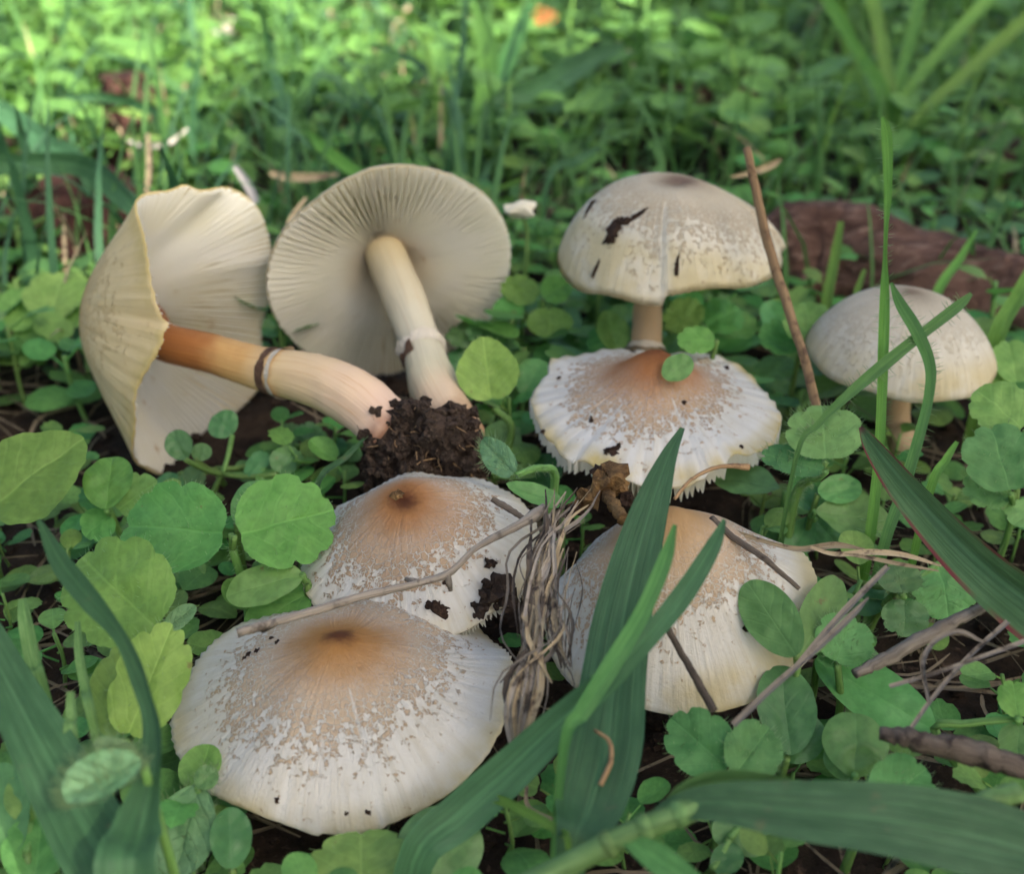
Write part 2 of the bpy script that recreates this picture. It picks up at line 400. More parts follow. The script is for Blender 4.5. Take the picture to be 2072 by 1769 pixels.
M['orange'] = soil_mat('orange_leaf', (.42, .15, .05), (.50, .20, .07), (.6, .3, .12), 1.0)
M['pale'] = soil_mat('pale_fragment', (.42, .38, .33), (.52, .47, .42), (.56, .52, .48), 1.0)
M['ring_brown'] = soil_mat('ring_edge', (.10, .055, .035), (.17, .10, .06), (.25, .15, .09), 5.0)
M['ring_cream'] = soil_mat('ring_cream', (.62, .54, .40), (.70, .62, .48), (.55, .45, .3), 3.0)
M['trunk'] = soil_mat('tree_bark', (.08, .06, .045), (.16, .12, .09), (.22, .17, .13), .1)
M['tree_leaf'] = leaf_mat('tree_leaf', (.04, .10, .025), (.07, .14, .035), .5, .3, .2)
g = G('flesh'); g.base(g.mix(g.noise(g.cm(), 2.0), (.72, .69, .58), (.66, .58, .38)), .65, .25); M['flesh'] = g.m

# ------------------------------------------------------------------ ground
def ground():
    xs = np.concatenate([np.linspace(-60, -16, 60), np.linspace(-15.6, 15.6, 150), np.linspace(16, 60, 60)])
    ys = np.concatenate([np.linspace(-20, 7.5, 30), np.linspace(7.8, 34, 130), np.linspace(34.6, 140, 140)])
    V = []; nx = len(xs)
    for y in ys:
        for x in xs:
            h = gh(x, y)
            if abs(x) < 16 and 7 < y < 35: h += .10 * N3(x * 3.1, y * 3.1, 1) + .05 * N3(x * 7, y * 7, 2)
            V.append((x, y, h))
    F = grid_faces(len(ys), nx)
    n0 = len(V)
    BX = 20000.0                                                     # the same sheet goes on to the horizon
    ring = [i for i in range(nx)] + [j * nx + nx - 1 for j in range(1, len(ys))] + [(len(ys) - 1) * nx + i for i in range(nx - 2, -1, -1)] + [j * nx for j in range(len(ys) - 2, 0, -1)]
    for i in ring:
        x, y, h = V[i]; k = BX / max(abs(x) / 60.0, abs(y - 60) / 80.0) / 60
        V.append((x * k, 60 + (y - 60) * k, 0))
    m = len(ring)
    for k in range(m): a, b = ring[k], ring[(k + 1) % m]; F.append((b, a, n0 + k, n0 + (k + 1) % m))
    tag(obj('ground', mesh('ground', V, F, mat=M['ground'])), kind='structure')
ground()

# ------------------------------------------------------------------ mushrooms
def mushroom_cap(root, origin, c, axis, xdir, Rr, prof, mat, gmat, rim=None, wave=None, slits=(), thick=.22, gill=.28, ngill=110, nth=200, nr=40, rim_in=.0, lip=.0, gill_out=.965, gtaper=.78):
    z = Vector(axis).normalized(); x = Vector(xdir); x = (x - z * x.dot(z)).normalized(); y = z.cross(x)
    M4 = Matrix(((x.x, y.x, z.x, 0), (x.y, y.y, z.y, 0), (x.z, y.z, z.z, 0), (0, 0, 0, 1)))
    M4.translation = (Vector(c) - Vector(origin)) * S
    rim = rim or (lambda t: 1); wave = wave or (lambda t, r: 0)
    V = []; sl = []
    def slitz(th, r):
        zz = 0; s = 0
        for (t0, r0, amp, wd) in slits:
            d = (th - t0 + math.pi) % (2 * math.pi) - math.pi
            if r > r0:
                k = (r - r0) / (1 - r0)
                if d > 0: zz += amp * k * math.exp(-d / .35)
                else: zz -= amp * .8 * k * math.exp(d / .25)
                s = max(s, math.exp(-((d + .01) / (wd * (.35 + k))) ** 2))
        return zz, s
    def top(th, r):
        rr = r * (1 + (rim(th) - 1) * r ** 3) * Rr
        dz, s = slitz(th, r)
        return (rr * math.cos(th), rr * math.sin(th), prof(r) + wave(th, r) + dz), s
    V.append((0, 0, prof(0))); sl.append(0)
    rs = [((k / nr) ** .9) for k in range(1, nr + 1)]
    for r in rs:
        for j in range(nth):
            p, s = top(2 * math.pi * j / nth, r); V.append(p); sl.append(s)
    F = [(0, 1 + j, 1 + (j + 1) % nth) for j in range(nth)]
    for k in range(nr - 1):
        for j in range(nth):
            a = 1 + k * nth + j; b = 1 + k * nth + (j + 1) % nth; F.append((a, a + nth, b + nth, b))
    # under side
    def tk(r): return thick * (1 - r ** 4) + .035
    def under(th, r):
        (px, py, pz), _ = top(th, r); return (px, py, pz - tk(r) * (1 + .0 * r))
    ur = [1.0, .97, .9, .78, .64, .5, .36, .22, .1]
    b0 = len(V)
    for r in ur:
        for j in range(nth):
            p = under(2 * math.pi * j / nth, r * (.995)); V.append(p); sl.append(0)
    o0 = 1 + (nr - 1) * nth
    for j in range(nth): F.append((o0 + (j + 1) % nth, o0 + j, b0 + j, b0 + (j + 1) % nth))
    UF = []
    for k in range(len(ur) - 1):
        for j in range(nth):
            a = b0 + k * nth + j; b = b0 + k * nth + (j + 1) % nth; UF.append((b, a, a + nth, b + nth))
    UF.append(tuple(b0 + (len(ur) - 1) * nth + j for j in range(nth)))
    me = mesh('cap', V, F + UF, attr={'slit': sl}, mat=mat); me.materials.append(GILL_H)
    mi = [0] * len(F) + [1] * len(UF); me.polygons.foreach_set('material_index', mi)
    co = obj('cap', me, root, mat4=M4)
    # gills: every lamella a thin plate of its own
    GV = []; GF = []; rnd = random.Random(ngill)
    for i in range(ngill * 2):
        th = math.pi * i / ngill + rnd.uniform(-.004, .004); long_ = i % 2 == 0
        r0 = .13 if long_ else rnd.uniform(.55, .78); n = 12
        b = len(GV); r1 = gill_out * rnd.uniform(.985, 1.0)
        for k in range(n):
            f = k / (n - 1); r = r0 + (r1 - r0) * f
            g_ = gill * (min(1, f * 5 + (.0 if not long_ else .35))) * (1 - gtaper * max(0, (r - .45) / .55) ** 1.5) * (1 if long_ else .8)
            p = under(th, min(r, 1)); ex = max(r, 1)
            jx = .012 * N3(r * 6, i * 1.7)
            q = (p[0] * ex - math.sin(th) * jx, p[1] * ex + math.cos(th) * jx, p[2])
            wd = (.30 if r < .62 else .22) * 2 * math.pi * r * Rr / ngill * .62 * (1 if long_ else min(1, f * 6 + .2))
            sx, sy = -math.sin(th) * wd, math.cos(th) * wd
            GV += [(q[0] - sx, q[1] - sy, q[2] + .02), (q[0] - sx * .3, q[1] - sy * .3, q[2] - g_), (q[0] + sx * .3, q[1] + sy * .3, q[2] - g_), (q[0] + sx, q[1] + sy, q[2] + .02)]
        for k in range(n - 1):
            a = b + 4 * k
            GF += [(a, a + 1, a + 5, a + 4), (a + 1, a + 2, a + 6, a + 5), (a + 2, a + 3, a + 7, a + 6)]
    go = obj('gills', mesh('gills', GV, GF, mat=gmat, smooth=False), root, mat4=M4.copy()); go['kind'] = 'stuff'
    reg(co)
    return co, M4
def stem(root, origin, pts, radii, mat, n=28, ns=24, jit=.06):
    P = catmull([(*p, r) for p, r in zip(pts, radii)], n)
    mb = MB(); mb.add(*tube([p[:3] for p in P], [p[3] for p in P], ns, True, jit, 2)); o = mb.build('stem', mat, root, origin); reg(o); return P
def ring_part(root, origin, P, k, mat, name='ring', flare=.35, h=.22, seed=0, arc=(0, 1), lean=1.0):
    c = Vector(P[k][:3]); t = (Vector(P[min(k + 1, len(P) - 1)][:3]) - Vector(P[max(k - 1, 0)][:3])).normalized() * lean; r = P[k][3]
    a = t.cross(Vector((.1, .3, .9))).normalized(); b = t.cross(a); V = []; n = 56; rows = 5
    for i in range(rows):
        f = i / (rows - 1)
        for j in range(n):
            an = 2 * math.pi * (arc[0] + (arc[1] - arc[0]) * j / (n - 1))
            rg = .7 + .55 * N3(math.cos(an) * 2 + seed, math.sin(an) * 2, seed) + .3 * N3(an * 5, seed)
            rr = r * (1.03 + flare * f * max(.1, rg)); V.append(c + (a * math.cos(an) + b * math.sin(an)) * rr + t * (h * (f - .3) * max(.25, rg)))
    mb = MB(); mb.add(V, grid_faces(rows, n)); return mb.build(name, mat, root, origin)
def fgauss(x, m, s): return math.exp(-((x - m) / s) ** 2)
def teeth(n, a, seed=0):
    return lambda t: 1 + a * (N3(math.cos(t) * n * .16, math.sin(t) * n * .16, seed) + .5 * math.sin(t * n)) + 3 * a * N3(math.cos(t) * 1.6 + seed, math.sin(t) * 1.6, seed)
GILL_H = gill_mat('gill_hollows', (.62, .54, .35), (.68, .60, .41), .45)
GILL_W = gill_mat('gills_white', (.90, .89, .84), (.89, .87, .77))
GILL_C = gill_mat('gills_cream', (.90, .88, .77), (.91, .89, .81))
GRP = 'mushrooms'
def prof_bell(H, p, um=0.0, us=.2, flare=0.0):
    return lambda r: H * (1 - r ** p) + um * math.exp(-(r / us) ** 2) + flare * max(0, r - .75) ** 2 * 8
# M1 front cap
c = at(700, 1410, 17.2); b = (c.x, c.y, gh(c.x, c.y))
m1 = thing('mushroom', 'widest cream cap with orange-brown centre, resting low beneath a grey twig', 'mushroom', b)
mat = cap_mat('cap_front', (.15, .045, .018), (.72, .60, .43), (.62, .46, .28), (.85, .83, .75), .12, .42, 1.12, 10.5, Rc=2.35, off=(.0, .06, 0), yellow=.6, orange=(.58, .27, .05), r_or=.40)
mushroom_cap(m1, b, c, (-.05, -.09, 1), (1, 0, 0), 2.38, prof_bell(.95, 1.5, .12, .16), mat, GILL_W, lambda t: teeth(105, .010, 1)(t) - .09 * math.sin(t) ** 2,
             lambda t, r: r ** 3 * (.20 * N3(math.cos(t) * 1.4, math.sin(t) * 1.4, 4) * 2 + .16 * fgauss(t, 2.55, .35)) + .10 * N3(r * math.cos(t) * 2.2, r * math.sin(t) * 2.2, 6) + r ** 2 * .016 * math.sin(t * 105) * (r > .55), slits=[(-1.25, .30, .03, .02), (-1.62, .55, .035, .03)])
stem(m1, b, [c + Vector((0, 0, .8)), c + Vector((.1, .1, -.3)), (c.x + .1, c.y + .2, b[2] - .2)], [.33, .3, .34], stem_mat('stem_plain', [(0, (.6, .5, .34)), (1, (.5, .36, .2))]))
# M2 middle small cap
c = at(850, 1120, 19.2); b = (c.x, c.y, gh(c.x, c.y))
m2 = thing('mushroom', 'small cap with a dark sunken pit in its brown centre, overlapping the widest cap', 'mushroom', b)
mat = cap_mat('cap_middle', (.13, .04, .018), (.72, .58, .40), (.52, .34, .18), (.85, .83, .75), .17, .42, 1.14, 9.5, Rc=1.85, off=(-.03, 0, 0), yellow=.5, orange=(.52, .21, .04), r_or=.42)
mushroom_cap(m2, b, c, (-.14, -.22, 1), (1, 0, 0), 1.86, prof_bell(1.2, 1.5, -.10, .09), mat, GILL_C, teeth(80, .012, 5),
             lambda t, r: r ** 3 * .22 * N3(math.cos(t) * 1.5, math.sin(t) * 1.5, 14) * 2 + .09 * N3(r * math.cos(t) * 2.2, r * math.sin(t) * 2.2, 16) + r ** 2 * .012 * math.sin(t * 80), slits=[(-.95, .45, .04, .03), (-2.3, .6, .05, .03)], gill_out=1.0, gtaper=.5)
stem(m2, b, [c + Vector((0, 0, .7)), c + Vector((.2, .2, -.5)), (c.x + .3, c.y + .3, b[2] - .2)], [.3, .28, .32], bpy.data.materials['stem_plain'])
# M3 front right, bell shaped
c = at(1376, 1236, 18.2); b = (c.x, c.y, gh(c.x, c.y))
m3 = thing('mushroom', 'bell-shaped tan-topped cap half hidden behind the tall broad grass blade', 'mushroom', b)
mat = cap_mat('cap_bell', (.22, .08, .03), (.72, .58, .40), (.60, .43, .25), (.85, .83, .75), .10, .48, 1.12, 10.5, Rc=2.0, off=(-.06, .1, 0), yellow=.6, orange=(.62, .37, .14), r_or=.48)
mushroom_cap(m3, b, c, (-.14, -.13, 1), (1, 0, 0), 2.0, prof_bell(1.80, 1.4, .14, .22), mat, GILL_C, teeth(90, .009, 9),
             lambda t, r: r ** 3 * .28 * N3(math.cos(t) * 1.4, math.sin(t) * 1.4, 24) * 2 + .10 * N3(r * math.cos(t) * 2.2, r * math.sin(t) * 2.2, 26) + r ** 2 * .012 * math.sin(t * 90), slits=[(-2.4, .4, .04, .03)])
stem(m3, b, [c + Vector((0, 0, .9)), c + Vector((0, .1, -.6)), (c.x, c.y + .2, b[2] - .2)], [.32, .3, .34], bpy.data.materials['stem_plain'])
# M4 flat torn cap
c = at(1320, 818, 22.2); b = (c.x, c.y, gh(c.x, c.y))
m4 = thing('mushroom', 'flattened white cap with torn scalloped edge and rusty hump, small leaf lying on it', 'mushroom', b)
mat = cap_mat('cap_flat', (.20, .06, .018), (.72, .56, .36), (.56, .38, .20), (.86, .85, .79), .17, .46, 1.10, 9.0, Rc=2.3, off=(.0, .06, 0), yellow=.95, orange=(.48, .165, .028), r_or=.46, eye=.7)
def rim4(t):
    return 1.0 + .022 * N3(math.cos(t) * 5, math.sin(t) * 5, 3) * 2 + .05 * N3(math.cos(t) * 1.3, math.sin(t) * 1.3, 8) * 2 - .05 * fgauss(t, 2.75, .18) + .06 * fgauss(t, 2.35, .2) + .07 * fgauss(t, .62, .25) - .05 * fgauss(t, -1.05, .06) - .03 * fgauss(t, -2.2, .3)
mushroom_cap(m4, b, c, (0, -.06, 1), (1, 0, 0), 2.26, lambda r: .55 * (1 - r ** 1.3) + .52 * math.exp(-((r) / .30) ** 2) - .12 * max(0, r - .8) * 5 * 0, mat, GILL_C, rim4,
             lambda t, r: r ** 3 * (.22 * N3(math.cos(t) * 1.5, math.sin(t) * 1.5, 34) * 2 + .02 * math.sin(t * 37)) - .55 * max(0, r - .86) * (math.sin(t) < -.2), slits=[(-2.25, .42, .05, .05), (-1.25, .36, .05, .045), (-1.05, .8, .08, .03)], gill=.40, gill_out=1.01, ngill=70, gtaper=.35)
stem(m4, b, [c + Vector((0, .1, .4)), c + Vector((0, .1, -.9)), (c.x, c.y + .3, b[2] - .2)], [.33, .3, .34], bpy.data.materials['stem_plain'])
# M5 standing domed cap
c = at(1352, 524, 25.0); b = (c.x - .35, c.y + .1, gh(c.x, c.y))
m5 = thing('mushroom', 'tall standing domed cream cap on a visible stem, slit down its front', 'mushroom', b)
mat = cap_mat('cap_dome', (.20, .12, .08), (.72, .61, .42), (.50, .37, .20), (.85, .81, .68), .20, .50, 1.45, 12.0, .55, Rc=2.2, off=(.16, .10, 0), yellow=.5, orange=(.46, .35, .24), r_or=.26, eye=.85)
mushroom_cap(m5, b, c, (-.07, -.03, 1), (1, 0, 0), 2.26, lambda r: 1.66 * (1 - r ** 2.6) ** .8 - .10 * math.exp(-((r - .0) / .2) ** 2), mat, GILL_C, lambda t: teeth(95, .008, 12)(t) - .06 * fgauss(t, -1.76, .05) + .05 * fgauss(t, .0, .4),
             lambda t, r: r ** 3 * .18 * N3(math.cos(t) * 1.4, math.sin(t) * 1.4, 44) * 2 + .10 * N3(r * math.cos(t) * 1.8, r * math.sin(t) * 1.8, 46) + .16 * r * r * fgauss(t, .25, .5) - .75 * r * (1 - r) * max(0, math.cos(t - .1)) + .38 * r * (1 - r) * max(0, -math.cos(t)), slits=[(-1.72, .40, .10, .045)])
P5 = stem(m5, b, [c + Vector((-.3, 0, 1.2)), at(1312, 600, 25.2), at(1308, 690, 25.0), at(1300, 800, 25.2), (b[0], b[1] + .3, b[2] - .3)], [.30, .29, .31, .34, .36], stem_mat('stem_tan', [(0, (.42, .30, .16)), (.5, (.40, .28, .15)), (.8, (.52, .42, .28)), (1, (.3, .2, .1))]))
ring_part(m5, b, P5, 14, M['ring_cream'], seed=3, flare=.45, h=.2)
# M6 small standing cap
c = at(1820, 722, 24.0); b = (c.x, c.y, gh(c.x, c.y))
m6 = thing('mushroom', 'small smooth dome-capped mushroom standing by the bark log, crossed by thin hairy grass', 'mushroom', b)
mat = cap_mat('cap_small', (.30, .20, .13), (.72, .62, .44), (.64, .54, .36), (.85, .81, .69), .12, .55, 1.3, 14.0, .3, Rc=1.8, off=(.02, .1, 0), yellow=.5, orange=(.56, .46, .32), r_or=.25, eye=.7)
mushroom_cap(m6, b, c, (.04, -.05, 1), (1, 0, 0), 1.80, lambda r: 1.30 * (1 - r ** 2.5) ** .82, mat, GILL_C, teeth(100, .006, 15),
             lambda t, r: r ** 3 * .10 * N3(math.cos(t) * 1.2, math.sin(t) * 1.2, 54) * 2 - .05 * r * fgauss(t, -2.5, .15), slits=[(-2.2, .4, .02, .035)])
stem(m6, b, [c + Vector((0, 0, .9)), at(1815, 830, 24.2), at(1822, 900, 24.2), (b[0], b[1] + .3, b[2] - .2)], [.25, .25, .27, .3], bpy.data.materials['stem_tan'])
# M7 overturned, gills to the viewer
n7 = Vector((.28, -.93, -.27)).normalized(); c = at(794, 556, 26.6); b = tuple(at(935, 880, 21.6))
m7 = thing('mushroom', 'uprooted mushroom turned to show its round cream gills, ringed stem leaning down', 'mushroom', b)
mat = cap_mat('cap_back', (.2, .1, .05), (.52, .38, .2), (.42, .3, .16), (.62, .60, .50), Rc=2.8)
maj = RT * .953 + UPV * .30
co7, _ = mushroom_cap(m7, b, c - n7 * 0, -n7, maj, 2.68, prof_bell(.85, 2.0), mat, GILL_C, teeth(60, .004, 21),
             lambda t, r: r ** 3 * .14 * N3(math.cos(t) * 1.1, math.sin(t) * 1.1, 64) * 2, gill=.38, ngill=104, thick=.25, gill_out=.995)
P7 = stem(m7, b, [at(772, 492, 26.9), at(786, 530, 26.0), at(820, 610, 24.9), at(857, 715, 23.6), at(885, 800, 22.6), at(935, 885, 21.6)], [.46, .43, .43, .40, .47, .42], stem_mat('stem_cream', [(0, (.46, .31, .13)), (.22, (.58, .47, .26)), (.55, (.64, .57, .39)), (.72, (.60, .53, .34)), (.88, (.58, .43, .28)), (1, (.30, .17, .09))], amt=.2), n=36)
ring_part(m7, b, P7, 21, M['ring_cream'], seed=5, flare=.30, h=.34, lean=-1)
ring_part(m7, b, P7, 22, M['ring_brown'], 'ring_edge', seed=8, flare=.16, h=.30, lean=-1, arc=(.05, .62))
# M8 overturned, seen from the side
n8 = Vector((.93, -.28, -.05)).normalized(); c = at(418, 668, 24.4); b = tuple(at(800, 850, 21.0))
m8 = thing('mushroom', 'uprooted mushroom lying sideways with long orange-brown stem and folded white gills', 'mushroom', b)
mat = cap_mat('cap_side', (.52, .29, .10), (.68, .50, .22), (.64, .48, .23), (.86, .72, .42), .3, .50, 1.1, 6.0, .35, Rc=2.7, yellow=.9, orange=(.60, .36, .12), r_or=.40, eye=.5)
t8 = UPV - n8 * UPV.dot(n8)
def rim8(t):   # t = 0 up, 3 pi / 2 the near side
    return 1 + .05 * N3(math.cos(t) * 1.6, math.sin(t) * 1.6, 71) * 2 + .007 * math.sin(t * 60) * fgauss(t, 4.7, 1.0) - .09 * fgauss(t, .85, .10) + .10 * fgauss(t, .45, .35) - .07 * fgauss(t, 4.72, .05) + .03 * N3(math.cos(t) * 5, math.sin(t) * 5, 7) + .04 * fgauss(t, 5.95, .05) + .10 * fgauss(t, 2.75, .3) + .05 * fgauss(t, 3.6, .3)
mushroom_cap(m8, b, c, -n8, t8, 2.72, lambda r: 2.6 * (1 - r ** 1.9) + .12 * r ** 6, mat, GILL_W, rim8,
             lambda t, r: r ** 3 * (.22 * N3(math.cos(t) * 1.7, math.sin(t) * 1.7, 74) * 2 - .55 * fgauss(t, 4.6, .42) + .75 * fgauss(t, 5.5, .38) + .08 * math.sin(t * 9) * r + .15 * fgauss(t, 3.6, .35) - .25 * fgauss(t, .85, .15)) + .010 * math.sin(t * 60) * max(0, r - .7) * 3 * fgauss(t, 4.6, 1.1), gill=.28, ngill=108, gill_out=.99, slits=[(4.72, .80, .05, .03)])
P8 = stem(m8, b, [c - n8 * 1.4, at(330, 690, 23.6), at(430, 716, 23.0), at(525, 745, 22.5), at(640, 770, 21.9), at(730, 815, 21.3), at(800, 880, 20.9)], [.42, .37, .37, .40, .47, .50, .46],
          stem_mat('stem_orange', [(0, (.26, .09, .03)), (.30, (.36, .14, .04)), (.44, (.58, .34, .12)), (.60, (.66, .48, .25)), (.8, (.66, .47, .30)), (.93, (.60, .42, .30)), (1, (.3, .16, .1))], (.45, .2, .06), .45), n=40)
ring_part(m8, b, P8, 21, M['ring_brown'], seed=11, flare=.12, h=.30)
ring_part(m8, b, P8, 22, M['ring_cream'], 'ring_edge', seed=4, flare=.16, h=.2)

# ------------------------------------------------------------------ soil clump on the stem bases
def soil_clump():
    c0 = at(850, 880, 20.9); root = thing('soil_clump', 'dark crumbly soil ball clinging to the uprooted stem bases', 'soil', (c0.x, c0.y, gh(c0.x, c0.y)))
    og = root.location / S; rnd = random.Random(3)
    mb = MB()
    for i, (dx, dy, dz, r) in enumerate([(0, 0, 0, .62), (.25, 0, -.3, .6), (-.25, .05, -.35, .55), (.1, .05, -.85, .75), (.5, .1, -.7, .55), (-.3, 0, -.9, .5), (.55, .1, -.05, .35), (-.55, 0, -.1, .3)]):
        mb.add(*lump(c0 + Vector((dx, dy, dz)), r, i + 3, (1, .9, 1), .9))
    body = mb.build('soil_body', M['clod'], root, og, smooth=False); reg(body)
    cr = MB()
    for i in range(620):
        p = c0 + Vector((rnd.gauss(.05, .55), rnd.gauss(-.2, .4), rnd.gauss(-.35, .5)))
        h = BVH[-1].find_nearest(p); q = h[0] + h[1] * rnd.uniform(.0, .1)
        cr.add(*lump(q, rnd.uniform(.02, .11), i, (1, 1, 1), 1.1))
    cro = cr.build('soil_crumbs', M['clod'], root, og, smooth=False); cro['kind'] = 'stuff'
    for i in range(44):
        p = c0 + Vector((rnd.gauss(.1, .5), -.5, rnd.gauss(-.3, .45))); h = BVH[-1].find_nearest(p)
        q = h[0]; d = (h[1] + Vector((rnd.uniform(-1, 1), rnd.uniform(-.3, .3), rnd.uniform(-.6, .9)))).normalized(); L = rnd.uniform(.25, .7)
        pts = [q - d * .1]
        for k in range(5): d = (d + Vector((rnd.uniform(-.6, .6), rnd.uniform(-.4, .4), rnd.uniform(-.7, .5)))).normalized(); pts.append(pts[-1] + d * L / 5)
        pp = catmull(pts, 12); f = MB(); rr = rnd.choice([.012, .014, .018, .05 if i < 3 else .015])
        f.add(*tube(pp, [rr * (1 - .6 * k / 11) for k in range(12)], 5)); f.build('root', M['clod'] if rr > .03 else M['twig_tan'], root, og)
soil_clump()

# ------------------------------------------------------------------ leafy plants placed one by one
def dz(px, py, z): return (z - CAM_H) / ray(px, py).z
def az(px, py, z): return at(px, py, dz(px, py, z))
NDEF = (0, -.55, .83)
LRND = random.Random(11)
def add_leaf(root, og, bx, by, tx, ty, wpx, z, shape='crenate', mat='crenate', n=NDEF, cup=None, bend=None, crease=.2, hairs=0, notch=1.0, hlen=.08):
    rnd = LRND; n = Vector(n).normalized(); B = az(bx, by, z)
    if mat == 'crenate' and bx > 1250 and by > 880: mat = 'crenate_shade'  # lower-right leaves take the darker green, painting in their shade
    r = ray(tx, ty); den = r.dot(n)
    T = CP + r * ((B - CP).dot(n) / den)
    if (T - B).length > 6: T = at(tx, ty, dz(bx, by, z))
    ax = (T - B); a = ax.length / 2; ax.normalize(); sd = n.cross(ax).normalized(); nn = ax.cross(sd)
    C = (B + T) / 2; vd = (C - CP).normalized(); fr = max(.35, math.sqrt(max(0, 1 - sd.dot(vd) ** 2)))
    bw = wpx * (C - CP).dot(FW) / FPX / fr / 2
    cup = rnd.uniform(-.10, .14) if cup is None else cup; bend = rnd.uniform(-.16, .02) if bend is None else bend
    V, F, U, o = leaf_geo(shape, 72, 7, cup, bend, crease, rnd, .06, notch)
    # Object space: keep the leaf's own frame so that its texture moves with it
    W = [C + ax * (v[0] * a) + sd * (v[1] * bw) + nn * (v[2] * min(a, bw)) for v in V]
    mb = MB(); mb.add(W, F, U); lo = mb.build('leaf', M[mat], root, og)
    if hairs:
        hb = MB(); nr0 = len(W) - len(o)
        for k in range(hairs):
            if k % 3 < 2: j = rnd.randrange(len(o)); p = W[nr0 + j]; d = (p - C).normalized()
            else: j = rnd.randrange(len(W)); p = W[j]; d = nn if nn.z > 0 else -nn
            d = (d + Vector((rnd.uniform(-.5, .5), rnd.uniform(-.5, .5), rnd.uniform(-.2, .6)))).normalized()
            L = hlen * rnd.uniform(.5, 1.2)
            hb.add(*tube([p - d * .01, p + d * L * .5, p + d * L + Vector((0, 0, .15 * L))], [.0042, .003, .001], 3, False))
        ho = hb.build('hair_fringe', M['hair'], lo, og); ho['kind'] = 'stuff'
        ho.parent = lo
    return B, T, C
def hairy_tube(mb, pts, n, L, rnd):
    for k in range(n):
        i = rnd.randrange(len(pts)); p = Vector(pts[i]); d = Vector((rnd.uniform(-1, 1), rnd.uniform(-1, .3), rnd.uniform(-.5, .7))).normalized()
        mb.add(*tube([p, p + d * L * .6, p + d * L * rnd.uniform(.8, 1.2)], [.007, .005, .0015], 3, False))
def plant(label, leaves, node=None, foot=None, sr=.06, group=None, hairy=0, via=None, cat='seedling', name='seedling', smat='petiole'):
    Bs = [az(l[0], l[1], l[5]) for l in leaves]
    nd = az(*node) if node else sum(Bs, Vector()) / len(Bs)
    ft = Vector(foot) if foot else Vector((nd.x + LRND.uniform(-.3, .3), nd.y + LRND.uniform(.1, .6), 0))
    ft.z = gh(ft.x, ft.y) - .15
    root = thing(name, label, cat, ft, group)
    mid = [az(*v) for v in (via or [])] or [nd * .5 + ft * .5 + Vector((LRND.uniform(-.12, .12), .0, .05))]
    pts = catmull([nd] + mid + [ft], 14)
    mb = MB(); mb.add(*tube(pts, [sr * (.8 + .4 * k / 13) for k in range(14)], 8)); mb.build('stem', M[smat], root, ft)
    if hairy:
        hb = MB(); hairy_tube(hb, pts[:9], hairy, .16, LRND); ho = hb.build('hair_fringe', M['hair'], root, ft); ho['kind'] = 'stuff'
    for l, B in zip(leaves, Bs):
        add_leaf(root, ft, *l[:6], **(l[6] if len(l) > 6 else {}))
        if (B - nd).length > .15:
            pb = MB(); q = catmull([B, B * .5 + nd * .5 + Vector((0, 0, -.06)), nd], 8)
            pb.add(*tube(q, [.05] * 8, 7)); pb.build('petiole', M[smat], root, ft)
    return root
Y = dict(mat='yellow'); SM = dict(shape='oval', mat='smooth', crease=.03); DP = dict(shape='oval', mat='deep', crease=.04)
def k(**a): return a
H1 = k(hairs=70)
plant('paired broad round leaves with notched margins beside the pitted small cap', [
    (468, 1082, 243, 1062, 188, 2.6, k(mat='crenate', n=(-.18, -.62, .76), hairs=130, hlen=.055)), (474, 1086, 680, 1028, 190, 2.6, k(mat='yellow', n=(.25, -.62, .74), hairs=130, hlen=.055))], node=(470, 1110, 2.3), hairy=50, sr=.08)
plant('smooth pale leaf peeping out behind the pair of broad notched leaves', [(478, 1060, 562, 975, 95, 2.1, SM)])
plant('smooth oval leaves tucked under the overlapping caps by the grey twig', [(612, 1162, 456, 1204, 82, 2.1, k(shape='oval', mat='smooth', n=(-.1, -.45, .9))), (632, 1192, 494, 1282, 92, 1.7, k(shape='oval', mat='crenate', n=(-.1, -.45, .9)))])
plant('large yellow-green three-notched leaf behind the twisted dark grass blade', [(322, 1275, 150, 1115, 225, 2.3, k(mat='yellow', n=(-.1, -.6, .78), hairs=90)), (330, 1280, 395, 1225, 40, 2.2, k(shape='oval', mat='frost', hairs=30))], node=(325, 1290, 2.1))
plant('bright yellow-green leaf standing behind the twisted dark grass blade', [(255, 1500, 352, 1258, 145, 1.8, k(mat='yellow', n=(.2, -.7, .65), hairs=40)), (240, 1500, 250, 1295, 110, 1.6, k(mat='yellow', n=(-.35, -.6, .7)))])
plant('frosty hairy sprout leaf beside the bottom of the broad grass blade', [(288, 1545, 126, 1612, 92, 3.4, k(shape='oval', mat='frost', n=(0, -.3, .95), cup=.15, crease=.4, hairs=320, hlen=.13)), (290, 1545, 190, 1500, 50, 3.4, k(shape='oval', mat='frost', n=(0, -.5, .85), hairs=80, hlen=.13))])
plant('dark hairy leaf hanging below the widest cap beside dark grass', [(405, 1590, 352, 1775, 125, 1.4, k(shape='oval', mat='frost', n=(-.1, -.7, .7), hairs=170, hlen=.13)), (395, 1590, 440, 1560, 50, 1.5, k(shape='oval', mat='deep', hairs=50))])
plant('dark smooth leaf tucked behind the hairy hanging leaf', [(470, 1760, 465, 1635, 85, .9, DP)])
plant('small pale round leaf with dark partner beside the broad grass blade', [(60, 1665, 48, 1562, 85, 1.4, k(shape='oval', mat='crenate')), (30, 1730, 0, 1545, 90, 1.2, DP), (70, 1790, 85, 1640, 130, 1.0, k(mat='crenate'))])
plant('bumpy notched leaf lying under the widest cap rim', [(735, 1830, 728, 1672, 218, .9, k(mat='crenate', n=(0, -.45, .88), hairs=40))])
plant('round dark smooth leaf under the widest cap rim', [(890, 1810, 890, 1630, 178, .8, DP)])
